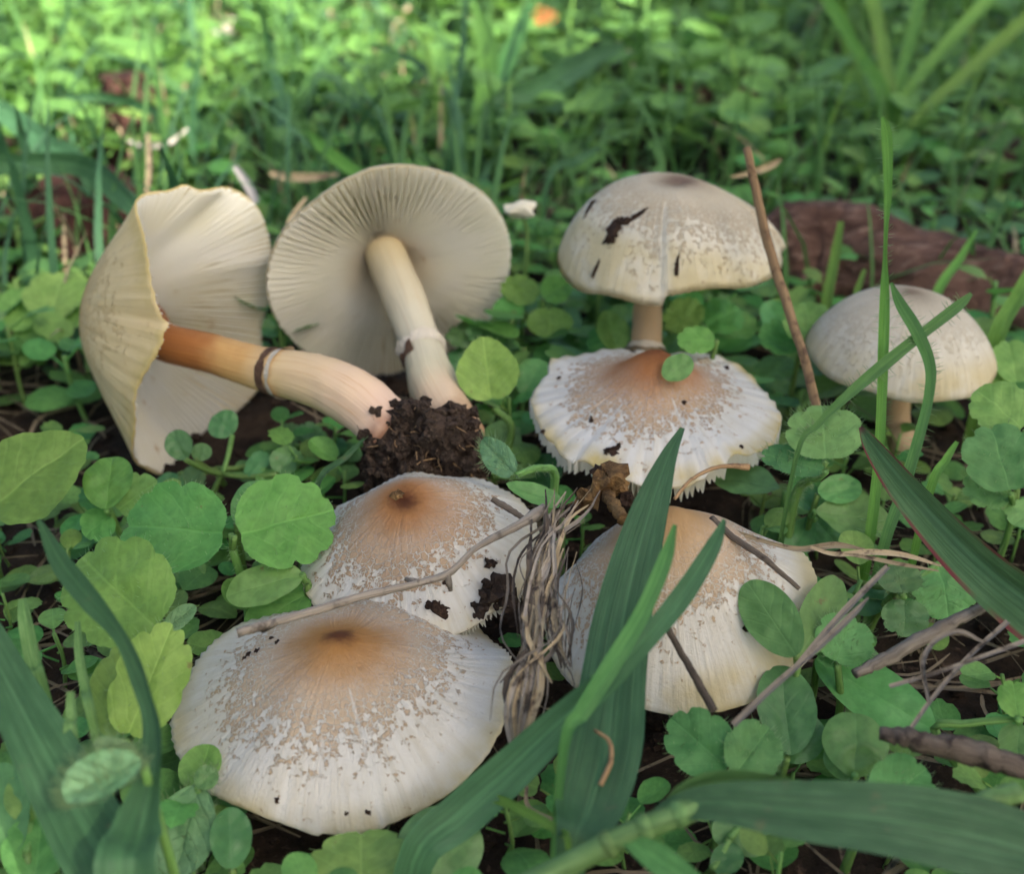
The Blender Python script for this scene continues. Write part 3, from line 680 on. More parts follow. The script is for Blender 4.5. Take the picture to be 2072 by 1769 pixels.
plant('large ovate leaf with clear midrib growing beside the folded upturned cap', [(-30, 1040, 160, 888, 170, 2.2, k(shape='heart', mat='yellow', n=(-.1, -.6, .78), crease=.22))], foot=(-9, 18, 0))
plant('small clustered leaves at the foot of the folded upturned cap', [(215, 1032, 226, 922, 98, 2.1, k(shape='oval', mat='yellow')), (235, 1035, 322, 970, 90, 2.0, k(mat='crenate', n=(.2, -.6, .76))), (225, 1040, 170, 1085, 70, 1.9, k(mat='crenate')), (220, 1030, 165, 985, 60, 1.9, k(mat='deep'))])
plant('pale blurred leaves growing beyond the tan side of the folded cap', [(100, 650, 130, 540, 120, 1.8, k(mat='crenate')), (80, 660, 0, 600, 100, 1.6, k(mat='crenate')), (90, 665, 50, 745, 90, 1.5, k(mat='crenate')), (110, 655, 185, 600, 80, 1.7, k(mat='crenate'))])
plant('heart-shaped bright leaf on an arching stalk beside the flattened cap', [(995, 818, 978, 684, 128, 2.6, k(shape='heart', mat='yellow', n=(0, -.8, .6), crease=.15, hairs=60))], node=(1000, 825, 2.5), via=[(1035, 875, 2.0)], sr=.075, hairy=30)
plant('dark oval leaves in the shade behind the heart-shaped leaf', [(1060, 800, 1095, 728, 75, 1.7, k(shape='oval', mat='smooth')), (1010, 930, 1020, 848, 80, 1.5, DP), (1070, 930, 1120, 985, 90, 1.3, DP)])
plant('curled hairy sprout arching beside the small pitted cap', [(1044, 962, 972, 888, 62, 3.0, k(shape='heart', mat='frost', n=(-.5, -.6, .6), crease=.4, hairs=110, hlen=.13))], node=(1045, 962, 3.0), via=[(1095, 948, 2.9), (1122, 985, 2.4)], sr=.07, hairy=70)
plant('narrow pointed leaf resting on the small pitted cap', [(1140, 1024, 1028, 980, 42, 3.0, k(shape='heart', mat='smooth', n=(.1, -.45, .9), crease=.2))])
plant('bright green trefoil-like sprig between the upturned gills and the tall dome', [
    (1090, 605, 1014, 570, 62, 2.6, k(mat='yellow', n=(-.2, -.7, .7))), (1098, 605, 1150, 568, 60, 2.7, k(mat='yellow', n=(.2, -.7, .7))), (1112, 622, 1112, 684, 96, 2.5, k(shape='oval', mat='yellow', n=(0, -.75, .6))), (1060, 632, 998, 615, 46, 2.3, k(shape='oval', mat='crenate'))], node=(1100, 640, 2.2))
plant('folded upright leaf beside the stem of the tall domed mushroom', [(1250, 715, 1228, 628, 66, 2.2, k(shape='heart', mat='crenate', crease=.3)), (1255, 720, 1200, 700, 30, 2.0, k(shape='oval', mat='crenate'))])
plant('bright square-ended leaf between the tall stem and flattened cap', [(1450, 690, 1368, 688, 56, 3.3, k(mat='yellow', n=(0, -.7, .7)))], foot=(3.6, 22.9, 0))
plant('quilted hairy leaves in the shade under the tall dome', [(1420, 660, 1345, 625, 80, 2.6, k(mat='crenate', hairs=30)), (1425, 660, 1500, 618, 85, 2.5, k(mat='crenate', hairs=30)), (1440, 670, 1540, 655, 60, 2.2, k(mat='crenate'))])
plant('round leaves on thin stalks between the dry upright stem and small dome', [(1640, 700, 1632, 605, 105, 2.6, k(mat='crenate', n=(0, -.7, .7))), (1620, 705, 1535, 668, 70, 2.3, k(mat='crenate')), (1600, 700, 1555, 610, 70, 2.0, k(shape='oval', mat='smooth'))])
plant('hairy round leaf and its folded partner on a bristly stem by flattened cap', [(1672, 935, 1662, 818, 152, 2.9, k(mat='crenate', n=(0, -.75, .66), hairs=150, hlen=.1)), (1672, 955, 1538, 916, 62, 2.8, k(mat='crenate', n=(-.05, -.25, .96), hairs=110, hlen=.1))], node=(1640, 970, 2.5), via=[(1608, 1010, 2.0)], sr=.085, hairy=120)
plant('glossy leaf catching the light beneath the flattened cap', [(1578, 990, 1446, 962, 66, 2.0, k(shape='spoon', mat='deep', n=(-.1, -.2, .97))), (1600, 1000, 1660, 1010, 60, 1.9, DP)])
plant('smooth round spoon leaves below the bristly-stemmed seedling', [(1650, 1035, 1800, 1058, 92, 1.9, k(shape='spoon', mat='smooth', n=(.1, -.6, .8))), (1655, 1000, 1742, 985, 62, 2.1, k(shape='oval', mat='smooth')), (1640, 1045, 1600, 1130, 60, 1.5, k(shape='spoon', mat='deep')), (1650, 1050, 1700, 1110, 70, 1.4, k(shape='spoon', mat='deep'))], node=(1640, 1042, 1.7))
plant('tiered notched leaves of a hairy plant above the fleshy blade', [(2045, 1000, 2005, 855, 150, 2.6, k(mat='crenate', n=(-.1, -.7, .7), hairs=60)), (2050, 1000, 1944, 985, 80, 2.4, k(mat='crenate', n=(-.1, -.4, .9), hairs=60)), (2075, 870, 1975, 785, 110, 3.2, k(mat='crenate')), (2070, 1010, 2090, 1075, 90, 2.2, k(mat='crenate'))], node=(2055, 1020, 2.0), hairy=40)
plant('pale leaves beside the small dome-capped mushroom', [(2060, 780, 2040, 688, 80, 2.2, k(mat='crenate')), (2040, 800, 1985, 760, 60, 2.0, k(mat='crenate'))])
plant('pale smooth oval leaf overlapping the rim of the bell-shaped cap', [(1612, 1328, 1512, 1178, 108, 2.3, k(shape='oval', mat='crenate', n=(-.25, -.55, .8), cup=.02, crease=.02, bend=0)), (1618, 1330, 1700, 1168, 88, 2.1, k(shape='oval', mat='smooth', n=(.3, -.4, .85)))], node=(1616, 1345, 2.0))
plant('hairy-leaved seedling crowded under the fleshy blade', [(1825, 1205, 1812, 1140, 88, 1.7, k(mat='deep', hairs=60)), (1830, 1210, 1832, 1290, 92, 1.5, k(mat='deep', n=(0, -.7, .7), hairs=40)), (1900, 1140, 1925, 1255, 125, 1.8, k(mat='crenate', n=(.1, -.7, .7), hairs=80)), (1740, 1180, 1765, 1245, 85, 1.3, DP)])
plant('notched hairy leaf crossed by the split straw', [(1690, 1345, 1725, 1245, 118, 1.9, k(mat='crenate', n=(.1, -.7, .7), hairs=90)), (1700, 1345, 1655, 1310, 50, 1.8, k(mat='crenate'))])
plant('long smooth leaf sloping away from the split straw', [(1650, 1335, 1888, 1478, 112, 1.5, k(shape='oval', mat='smooth', n=(-.1, -.55, .83))), (1655, 1340, 1800, 1360, 100, 1.3, DP)])
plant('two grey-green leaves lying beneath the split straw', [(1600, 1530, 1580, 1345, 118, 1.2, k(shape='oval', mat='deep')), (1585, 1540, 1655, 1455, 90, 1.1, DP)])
plant('light green pair of notched leaves just below the bell-shaped cap', [(1480, 1560, 1355, 1450, 130, 1.6, k(mat='crenate', n=(-.1, -.6, .8), hairs=70)), (1485, 1572, 1560, 1470, 118, 1.6, k(mat='crenate', n=(.15, -.6, .8), hairs=70))], node=(1482, 1580, 1.4))
plant('round smooth leaf cupped above the long arching blade', [(1730, 1570, 1735, 1438, 132, 1.3, k(shape='oval', mat='smooth', cup=-.25)), (1715, 1580, 1690, 1500, 70, 1.1, DP), (1740, 1560, 1700, 1500, 60, .9, DP)])
plant('dark quilted hairy leaf touching the long arching blade', [(1765, 1640, 1880, 1555, 135, 1.5, k(mat='crenate', n=(.05, -.65, .75), hairs=110)), (1770, 1640, 1768, 1560, 40, 1.4, k(shape='heart', mat='crenate', n=(-.7, -.5, .5)))])
plant('bright leaves on a curved stalk beside the crossing dry stems', [(2060, 1455, 2050, 1375, 70, 1.8, k(mat='yellow')), (2060, 1465, 2060, 1550, 80, 1.6, k(mat='crenate'))], via=[(1960, 1465, 1.5), (1895, 1490, 1.2)], node=(2065, 1455, 1.7), foot=(7.0, 12.2, 0))
plant('small oval leaf hanging from the cut green stem', [(2010, 1625, 1985, 1692, 52, 1.9, k(shape='oval', mat='crenate', n=(0, -.9, .4)))])
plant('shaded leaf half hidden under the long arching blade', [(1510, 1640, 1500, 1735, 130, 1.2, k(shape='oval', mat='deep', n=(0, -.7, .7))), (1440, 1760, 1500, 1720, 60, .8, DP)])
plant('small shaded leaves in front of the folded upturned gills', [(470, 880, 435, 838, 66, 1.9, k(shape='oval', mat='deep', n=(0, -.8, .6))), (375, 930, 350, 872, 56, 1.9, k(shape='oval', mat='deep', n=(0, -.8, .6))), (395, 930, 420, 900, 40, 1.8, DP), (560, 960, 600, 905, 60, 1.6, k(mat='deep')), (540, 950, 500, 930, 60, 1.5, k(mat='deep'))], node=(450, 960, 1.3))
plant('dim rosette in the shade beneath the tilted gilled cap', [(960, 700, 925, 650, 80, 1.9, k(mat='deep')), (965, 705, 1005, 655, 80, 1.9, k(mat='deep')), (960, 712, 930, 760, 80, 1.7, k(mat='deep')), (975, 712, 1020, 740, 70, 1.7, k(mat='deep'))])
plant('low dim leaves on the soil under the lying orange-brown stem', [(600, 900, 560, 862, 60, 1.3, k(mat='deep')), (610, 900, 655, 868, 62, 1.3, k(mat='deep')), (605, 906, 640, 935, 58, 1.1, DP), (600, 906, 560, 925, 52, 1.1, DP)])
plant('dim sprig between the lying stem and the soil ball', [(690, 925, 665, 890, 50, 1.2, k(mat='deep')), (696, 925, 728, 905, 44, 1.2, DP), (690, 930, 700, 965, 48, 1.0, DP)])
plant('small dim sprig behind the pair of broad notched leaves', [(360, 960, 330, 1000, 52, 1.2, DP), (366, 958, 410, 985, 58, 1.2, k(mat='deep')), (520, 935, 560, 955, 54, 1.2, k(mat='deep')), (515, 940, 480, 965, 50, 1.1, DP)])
# loose leaf piece lying on the flattened cap
h = hit(1368, 752)
lr = thing('fallen_leaf', 'loose pale green leaf piece lying on the rusty hump of the flattened cap', 'leaf', h[0])
p0 = h[0] + Vector((0, -.05, .05)); q0 = proj(p0)
add_leaf(lr, h[0], 1345, 768, 1396, 722, 56, p0.z, shape='oval', mat='smooth', n=(-.1, -.6, .8), crease=.0, cup=.05)

# ------------------------------------------------------------------ grass blades placed one by one
def blade(label, pts, mat='blade', foot=True, fold=.12, tilt=.0, name='grass_shoot', n=26, group=None, curl=0, face=None, hairs=0, cat='grass', tw=None):
    """pts: (px, py, depth, width px) from the tip"""
    Q = [(*at(p[0], p[1], p[2]), p[3] * (.8 if name == 'straw' else 1) * p[2] / FPX) for p in pts]
    e = Vector(Q[-1][:3])
    if foot:
        g0 = gh(e.x, e.y)
        if e.z > g0 + .3:
            pd = (e - Vector(Q[-2][:3])).normalized(); f = e + Vector((pd.x * .3, pd.y * .3, 0)); Q.append((f.x, f.y + .1, gh(f.x, f.y) - .1, Q[-1][3] * .8))
    P = catmull(Q, n); b = Vector(P[-1][:3]); mb = MB()
    nrm = []
    for i, p in enumerate(P):
        v = Vector(face) if face else (CP - Vector(p[:3])).normalized()
        t = (Vector(P[min(i + 1, n - 1)][:3]) - Vector(P[max(i - 1, 0)][:3])).normalized()
        a = tilt + (np.interp(i / (n - 1), [x[0] for x in tw], [x[1] for x in tw]) if tw else 0)
        nrm.append(Matrix.Rotation(a, 3, t) @ v)
    mb.add(*ribbon([p[:3] for p in P], [max(.004, p[3]) for p in P], nrm, fold, 7, curl))
    o = mb.build(name, M[mat], None, b)
    tag(o, label, cat, group)
    if hairs:
        root = thing(name, label, cat, b, group); o.name = 'blade'; del o['label']; del o['category']
        root.name = name; o.parent = root; o.location = (0, 0, 0)
        hb = MB(); rnd = random.Random(hairs)
        for k_ in range(hairs):
            i = rnd.randrange(4, n); p = Vector(P[i][:3]); s = rnd.choice([-1, 1])
            t = (Vector(P[min(i + 1, n - 1)][:3]) - Vector(P[i - 1][:3])).normalized(); sd = t.cross(nrm[i]).normalized() * s
            q = p.lerp(Vector(P[i - 1][:3]), rnd.random()) + sd * P[i][3] * .5; d = (sd + Vector((0, rnd.uniform(-.3, .3), rnd.uniform(-.2, .5)))).normalized(); L = rnd.uniform(.07, .15)
            hb.add(*tube([q, q + d * L * .5, q + d * L], [.005, .004, .0015], 3, False))
        ho = hb.build('hair_fringe', M['hair'], root, b); ho['kind'] = 'stuff'
    return o
blade('tall broad blue-green grass blade rising in front of the bell-shaped cap', [(1381, 866, 16.6, 10), (1352, 925, 16.3, 36), (1322, 1010, 16.0, 70), (1290, 1120, 15.7, 98), (1258, 1260, 15.3, 122), (1240, 1390, 14.9, 138), (1222, 1520, 14.4, 158), (1190, 1640, 14.0, 140), (1158, 1725, 13.7, 70)], 'blade_dark', fold=.06, tilt=.25, n=40)
blade('dark grass blade crossing behind the tall broad blade below the widest cap', [(1466, 1052, 15.0, 8), (1440, 1110, 14.8, 34), (1380, 1205, 14.5, 46), (1310, 1290, 14.2, 44), (1240, 1365, 14.1, 52), (1140, 1455, 14.2, 74), (1030, 1560, 14.3, 92), (930, 1650, 14.3, 96), (840, 1740, 14.2, 80)], 'blade_dark', fold=.2, tilt=-.3, n=40)
blade('slender bright grass blade lying along the crossing dark blade', [(1366, 1062, 14.7, 8), (1345, 1135, 14.5, 30), (1300, 1240, 14.2, 34), (1235, 1350, 13.9, 38), (1180, 1440, 13.8, 34), (1140, 1520, 13.8, 20)], 'blade', fold=.2, n=30)
blade('twisted dark grass blade arching in front of the yellow-green leaves', [(78, 1052, 14.6, 10), (125, 1140, 14.4, 42), (185, 1215, 14.2, 46), (245, 1290, 14.0, 30), (285, 1375, 13.8, 46), (312, 1470, 13.5, 58), (305, 1570, 13.1, 66), (280, 1680, 12.7, 110), (262, 1800, 12.3, 130)], 'blade_dark', fold=.28, tilt=.2, n=44, tw=[(0, 0), (.35, .2), (.5, .8), (.7, .5), (1, 0)])
blade('broad dark grass blade leaning in beside the frosty hairy sprout', [(-160, 1090, 14.8, 20), (-60, 1240, 14.4, 70), (20, 1390, 14.1, 98), (95, 1530, 13.7, 130), (165, 1660, 13.4, 150), (250, 1820, 13.0, 170)], 'blade_dark', fold=.1, tilt=-.2, n=30)
blade('fleshy red-edged strap leaf with central groove entering over dry stems', [(1741, 864, 18.6, 8), (1768, 905, 18.3, 38), (1830, 985, 17.8, 66), (1920, 1085, 17.2, 90), (2010, 1170, 16.6, 108), (2120, 1255, 16.0, 125), (2260, 1360, 15.4, 120)], 'blade_fleshy', fold=.38, tilt=.35, n=34, name='strap_leaf', cat='leaf')
blade('long broad blade arching flat across the stalk tip', [(2200, 1760, 12.6, 120), (2000, 1700, 12.6, 165), (1800, 1660, 12.6, 150), (1600, 1640, 12.7, 120), (1450, 1625, 12.8, 80), (1360, 1640, 12.9, 50), (1320, 1668, 12.9, 34)], 'blade_dark', fold=.05, tilt=.3, n=34, foot=False)
blade('folded pale-edged blade curving up over the broad flat blade', [(1905, 1665, 12.9, 8), (1760, 1630, 12.9, 34), (1600, 1598, 13.0, 52), (1480, 1585, 13.1, 62), (1390, 1605, 13.1, 52), (1335, 1660, 13.0, 30)], 'blade', fold=.3, tilt=-.35, n=30, foot=False)
blade('short green blade under the stalk at its joint', [(1420, 1800, 12.4, 40), (1340, 1745, 12.6, 62), (1270, 1700, 12.8, 30), (1250, 1685, 12.9, 12)], 'blade', foot=False, tilt=.2)
blade('thin curved green shoot emerging under the widest cap', [(948, 1606, 14.6, 8), (1010, 1620, 14.3, 18), (1075, 1650, 14.0, 20), (1130, 1685, 13.8, 18), (1152, 1725, 13.6, 12)], 'blade_bright', fold=.3)
for lab, pts, mt in [
    ('stubby succulent shoot with rounded tip, tallest of its tuft', [(45, 1212, 15.2, 16), (52, 1260, 15.1, 28), (68, 1340, 15.0, 32), (88, 1410, 15.0, 30)], 'stalk'),
    ('thin green shoot leaning over the frosty hairy sprout', [(157, 1258, 15.0, 12), (160, 1320, 14.9, 18), (172, 1390, 14.8, 20), (192, 1475, 14.6, 20)], 'stalk'),
    ('short tapered shoot at the base of the stubby tuft', [(60, 1398, 14.6, 12), (85, 1440, 14.5, 24), (115, 1500, 14.4, 30)], 'stalk'),
    ('short stubby shoot next to the frosty hairy sprout', [(143, 1400, 14.2, 16), (145, 1450, 14.1, 22), (152, 1530, 14.0, 28)], 'stalk'),
    ('thin blue-green blade in the gap behind the pair of broad leaves', [(745, 880, 20.6, 4), (700, 925, 20.5, 12), (640, 990, 20.2, 12)], 'blade_dark'),
    ('short round-tipped shoot beside the drooping hairy grass', [(1937, 894, 19.4, 8), (1915, 930, 19.3, 16), (1880, 1000, 19.2, 18)], 'blade_bright'),
    ('upright fresh blade in front of the bark log', [(1702, 448, 27.5, 12), (1690, 520, 27.3, 20), (1668, 640, 27, 22)], 'blade_bright'),
    ('slanting fresh blade crossing the bark log', [(1976, 466, 28, 5), (1945, 520, 27.8, 16), (1890, 610, 27.4, 20)], 'blade_bright'),
    ('thick bright blade rising beside the small dome-capped mushroom', [(2100, 520, 25, 20), (2060, 600, 24.8, 30), (2015, 690, 24.6, 34)], 'blade_bright'),
    ('tiny shoot at the base of the bark log', [(1750, 545, 27.2, 8), (1735, 590, 27, 14), (1725, 640, 27, 14)], 'blade_bright')]:
    blade(lab, pts, mt, fold=.25, tilt=.2)
blade('tallest thin hairy grass blade standing over the small dome', [(1786, 236, 20.3, 6), (1795, 275, 20.3, 22), (1798, 380, 20.3, 18), (1793, 480, 20.2, 11), (1792, 570, 20.2, 20), (1788, 700, 20.2, 22), (1785, 800, 20.1, 20), (1778, 930, 20.0, 20), (1760, 1090, 19.8, 22)], 'blade_bright', fold=.25, hairs=110, n=40, tw=[(0, 0), (.25, .5), (.4, 1.0), (.5, .2), (1, 0)])
blade('drooping hairy grass blade bent over the small dome', [(1803, 572, 20.1, 6), (1822, 615, 20.1, 22), (1855, 670, 20.0, 26), (1882, 740, 20.0, 22), (1878, 810, 19.9, 20), (1855, 900, 19.8, 22), (1825, 1000, 19.7, 24), (1790, 1100, 19.5, 22)], 'blade', fold=.25, hairs=110, n=40)
blade('slanting hairy grass blade crossing in front of the small dome', [(1966, 594, 20.4, 8), (1935, 622, 20.3, 22), (1860, 680, 20.1, 22), (1780, 745, 19.8, 26), (1715, 800, 19.5, 20), (1655, 860, 19.3, 14), (1610, 930, 19.1, 10)], 'blade', fold=.25, hairs=90, n=36)
# jointed stalk
def stalk():
    q = [at(1020, 1815, 12.9), at(1180, 1735, 12.9), at(1270, 1690, 12.9), at(1370, 1650, 12.9), at(1470, 1618, 13.0)]
    b = q[0]; root = thing('grass_stalk', 'jointed pale green grass stalk lying below the tall broad blade', 'grass', (b.x, b.y, gh(b.x, b.y)))
    og = root.location / S
    P = catmull(q, 30); mb = MB(); mb.add(*tube(P, [.125] * 24 + [.12, .11, .10, .09, .08, .06], 14)); mb.build('stalk', M['stalk'], root, og)
    for i in (11, 17, 22):
        nb = MB(); nb.add(*tube([P[i - 1], P[i], P[i + 1]], [.125, .155, .13], 14)); nb.build('joint', M['stalk'], root, og)
stalk()
def simple_tube(name, label, pts, mat, cat, ns=8, n=26, jit=.15, group=None, flat=None):
    Q = [(*(at(p[0], p[1], p[2])), p[3] * p[2] / FPX / 2) for p in pts]
    P = catmull(Q, n); mb = MB(); b = Vector(P[-1][:3])
    rnd = random.Random(len(label))
    PP = [Vector(p[:3]) + Vector((rnd.uniform(-1, 1), rnd.uniform(-1, 1), rnd.uniform(-1, 1))) * p[3] * .12 for p in P]
    mb.add(*tube(PP, [p[3] for p in P], ns, True, jit, len(label))); o = mb.build(name, M[mat], None, b); return tag(o, label, cat, group)
simple_tube('cut_shoot', 'cut green stem lying over the broad flat blade', [(2058, 1605, 13.2, 44), (1980, 1628, 13.1, 42), (1890, 1652, 13.0, 34), (1800, 1672, 12.9, 20)], 'stalk', 'stem', 12)

# ------------------------------------------------------------------ twigs, dry stems and straw
def tw():
    q = [(1104, 1026, 17.35, 18), (1080, 1044, 17.3, 26), (1040, 1068, 17.2, 18), (965, 1108, 17.0, 13), (908, 1160, 16.85, 15), (840, 1182, 16.7, 15), (740, 1205, 16.4, 18), (640, 1235, 16.1, 18), (560, 1258, 16.0, 18), (480, 1281, 15.9, 20)]
    Q = [(*at(a, b_, c_), d_ * c_ / FPX / 2) for a, b_, c_, d_ in q]; P = catmull(Q, 50); root = thing('twig', 'forked grey twig laid across the two overlapping caps', 'twig', P[25][:3])
    og = root.location / S
    mb = MB(); mb.add(*tube([p[:3] for p in P], [p[3] for p in P], 9, True, .2, 4)); mb.build('main_twig', M['twig'], root, og)
    for (a, c_) in (((905, 1162, 16.83), (912, 1196, 16.9)), ((850, 1180, 16.7), (820, 1172, 16.8)), ((560, 1258, 15.95), (530, 1278, 16.0))):
        s0, s1 = at(*a), at(*c_); mb = MB(); mb.add(*tube([s0, s0.lerp(s1, .5), s1], [.05, .045, .03], 7)); mb.build('side_shoot', M['twig'], root, og)
tw()
simple_tube('dry_twig', 'upright speckled brown dry stem between the tall dome and small dome', [(1510, 300, 22.6, 17), (1530, 385, 22.5, 18), (1556, 500, 22.3, 20), (1590, 610, 22.0, 20), (1625, 720, 21.6, 20), (1650, 815, 21.3, 20), (1665, 900, 21.0, 18)], 'twig_tan', 'stem', 10, jit=.12)
simple_tube('dry_twig', 'dark dry stem resting on the front of the bell-shaped cap', [(1345, 1262, 15.7, 14), (1380, 1325, 15.6, 15), (1415, 1385, 15.4, 17), (1446, 1442, 15.2, 18)], 'twig_dark', 'stem', 8)
simple_tube('dry_twig', 'thin dark twig running down the far side of the bell-shaped cap', [(1440, 1050, 17.6, 16), (1480, 1085, 17.3, 14), (1545, 1130, 17.0, 13), (1618, 1192, 16.9, 9)], 'twig_dark', 'stem', 8, jit=.3)
def straw(label, pts, mat='straw', fold=.3, group=None, tilt=.3):
    return blade(label, pts, mat, foot=False, fold=fold, tilt=tilt, name='straw', cat='straw', group=group)
straw('split pointed straw slanting over the hairy notched leaf', [(1757, 1210, 15.2, 5), (1720, 1250, 15.1, 18), (1640, 1325, 14.9, 17), (1560, 1395, 14.7, 17), (1484, 1468, 14.5, 18)], 'twig')
straw('dark straw behind the split pointed straw', [(1797, 1147, 16.3, 14), (1730, 1215, 16.1, 18), (1670, 1280, 16.0, 16), (1615, 1345, 15.9, 14)], 'twig')
straw('papery dry grass stem trailing from the bell-shaped cap', [(1750, 1112, 17.2, 4), (1690, 1104, 17.3, 18), (1620, 1112, 17.4, 15), (1560, 1100, 17.5, 12), (1480, 1075, 17.7, 12)])
straw('curved dry grass stem reaching the fleshy strap leaf', [(1905, 1146, 16.9, 5), (1830, 1124, 17.0, 14), (1760, 1118, 17.1, 16), (1690, 1122, 17.2, 12), (1640, 1108, 17.3, 8)])
straw('lower forked dry grass stem beneath the curved one', [(1900, 1156, 16.9, 4), (1820, 1142, 17.0, 11), (1740, 1126, 17.1, 10), (1700, 1122, 17.2, 6)])
straw('grey dry stem lying from the strap leaf toward the long leaf', [(2040, 1258, 15.9, 14), (1960, 1330, 15.5, 12), (1890, 1410, 15.1, 11), (1840, 1480, 14.9, 12)], 'twig')
straw('long dry stem crossing the grey stem near the curved stalk', [(2110, 1285, 15.3, 14), (2000, 1325, 15.2, 12), (1900, 1360, 15.2, 11), (1800, 1390, 15.2, 12)], 'twig')
straw('looped thin dry stem among the crossed stems', [(1990, 1300, 15.4, 6), (1940, 1278, 15.4, 12), (1890, 1300, 15.3, 13), (1868, 1345, 15.1, 12), (1880, 1420, 14.9, 9)], 'twig')
simple_tube('dry_twig', 'thick broken stem lying flat behind the looped stem', [(1990, 1228, 17.0, 22), (1900, 1275, 16.8, 28), (1800, 1330, 16.6, 30), (1730, 1365, 16.4, 20)], 'twig', 'stem', 9, jit=.35)
straw('bent straw in the dark gap under the widest cap', [(1210, 1690, 14.9, 10), (1130, 1665, 15.0, 12), (1070, 1635, 15.2, 12), (1065, 1590, 15.4, 9)])
simple_tube('dry_twig', 'broad grey dead stem lying above the cut green stem', [(2110, 1565, 14.6, 44), (1980, 1530, 14.7, 52), (1860, 1500, 14.8, 46), (1780, 1485, 14.9, 26)], 'twig_dark', 'stem', 11, jit=.45)
simple_tube('dry_twig', 'short black twig leaning on the small pitted cap', [(995, 1010, 17.9, 12), (1030, 1030, 17.8, 14), (1060, 1050, 17.7, 10)], 'twig_dark', 'stem', 7)
simple_tube('dry_twig', 'curved brown thread stem under the flattened cap gills', [(1515, 945, 19.6, 14), (1455, 945, 19.4, 9), (1400, 970, 19.2, 8), (1365, 1010, 19.0, 8)], 'twig_tan', 'stem', 6)
simple_tube('dry_twig', 'tiny curved tan rootlet stuck on the tall broad blade', [(1202, 1478, 14.35, 6), (1232, 1500, 14.25, 9), (1236, 1540, 14.15, 11), (1215, 1590, 14.1, 12)], 'twig_tan', 'stem', 6)
def bundle():
    b = at(1050, 1480, 15.4); root = thing('dry_grass_tuft', 'bundle of dead grey straw lying between the small pitted cap and bell-shaped cap', 'dry grass', (b.x, b.y, gh(b.x, b.y)))
    og = root.location / S; rnd = random.Random(5)
    for i in range(60):
        o1 = rnd.gauss(0, 26); o2 = rnd.gauss(0, 24); o3 = rnd.gauss(0, 19); wd = rnd.choice([3, 4, 5, 7, 10, 15])
        e0 = rnd.uniform(0, .35); e1 = rnd.uniform(.6, 1.0)
        pts = [(1150 + o1 * 1.3, 1000 + rnd.uniform(-15, 25), 17.6), (1125 + o1, 1050, 17.2), (1105 + o2, 1120, 16.9), (1085 + o2, 1200, 16.5), (1082 + o2 * .9, 1290, 15.9), (1066 + o3 * 1.4, 1380, 15.5), (1052 + o3 * 1.2, 1460, 15.3), (1045 + o3 * .6, 1545, 15.1)]
        if i > 48: pts = [(1120 + o1, 1190 + rnd.uniform(-20, 20), 16.6), (1130 + o2, 1270, 16.2), (1145 + o2 * .6, 1350, 15.9), (1155 + o2 * .6, 1410, 15.7)]; e0 = 0
        pts = pts[int(e0 * len(pts)):max(int(e0 * len(pts)) + 3, int(e1 * len(pts)))]
        Q = [(*at(p[0] + rnd.gauss(0, 8), p[1] + rnd.gauss(0, 8), p[2] - rnd.uniform(0, .3)), wd * p[2] / FPX * (.25 if j in (0, len(pts) - 1) else rnd.uniform(.7, 1.2))) for j, p in enumerate(pts)]
        P = catmull(Q, 18); mb = MB(); mb.add(*ribbon([p[:3] for p in P], [p[3] for p in P], [(CP - Vector(p[:3])).normalized() + Vector((rnd.uniform(-.7, .7), 0, rnd.uniform(-.4, .4))) for p in P], rnd.uniform(.1, .5), 3)); mb.build('straw', M[rnd.choice(['fibre', 'fibre', 'straw', 'twig', 'twig_dark'])], root, og)
    for i in range(4):      # papery husk, split lengthwise
        x0 = 1030 + i * 15
        Q = [(*at(1075 + i * 6, 1300, 15.7), .03), (*at(x0 + 14, 1385, 15.35), .10 + .05 * (i % 2)), (*at(x0, 1440, 15.2), .13), (*at(1036 + i * 8, 1500, 15.12), .09), (*at(1043 + i * 3, 1556 - 12 * (i % 3), 15.05), .03)]
        P = catmull(Q, 20); mb = MB(); mb.add(*ribbon([p[:3] for p in P], [p[3] for p in P], [(CP - Vector(p[:3])).normalized() + Vector((.5 * (i - 1.5), 0, .2)) for p in P], .3, 5, .1)); mb.build('husk', M['straw' if i % 2 else 'fibre'], root, og)
bundle()
def bud():
    c0 = at(1232, 985, 18.3); root = thing('dry_bud', 'crumpled brown dry bud scales on top of the bell-shaped cap', 'bud', c0); rnd = random.Random(8)
    for i, (px, py, r) in enumerate([(1198, 1000, .17), (1245, 965, .19), (1222, 972, .15), (1180, 1020, .14), (1255, 985, .15), (1210, 955, .11), (1265, 1012, .12), (1160, 1032, .13)]):
        mb = MB(); mb.add(*lump(at(px, py, 18.1 + rnd.uniform(-.1, .2)), r, i + 20, (1, 1, rnd.uniform(.7, 1.1)), 1.1)); mb.build('bud_scale', M['bud'] if i < 5 else M['crumb'], root, root.location / S, smooth=False)
    mb = MB(); P = catmull([at(1220, 985, 18.2), at(1240, 1020, 17.7), at(1262, 1052, 17.3)], 14); mb.add(*tube(P, [.09 + .02 * math.sin(i * 2) for i in range(14)], 9, True, .3)); mb.build('stalk', M['bud'], root, root.location / S)
bud()
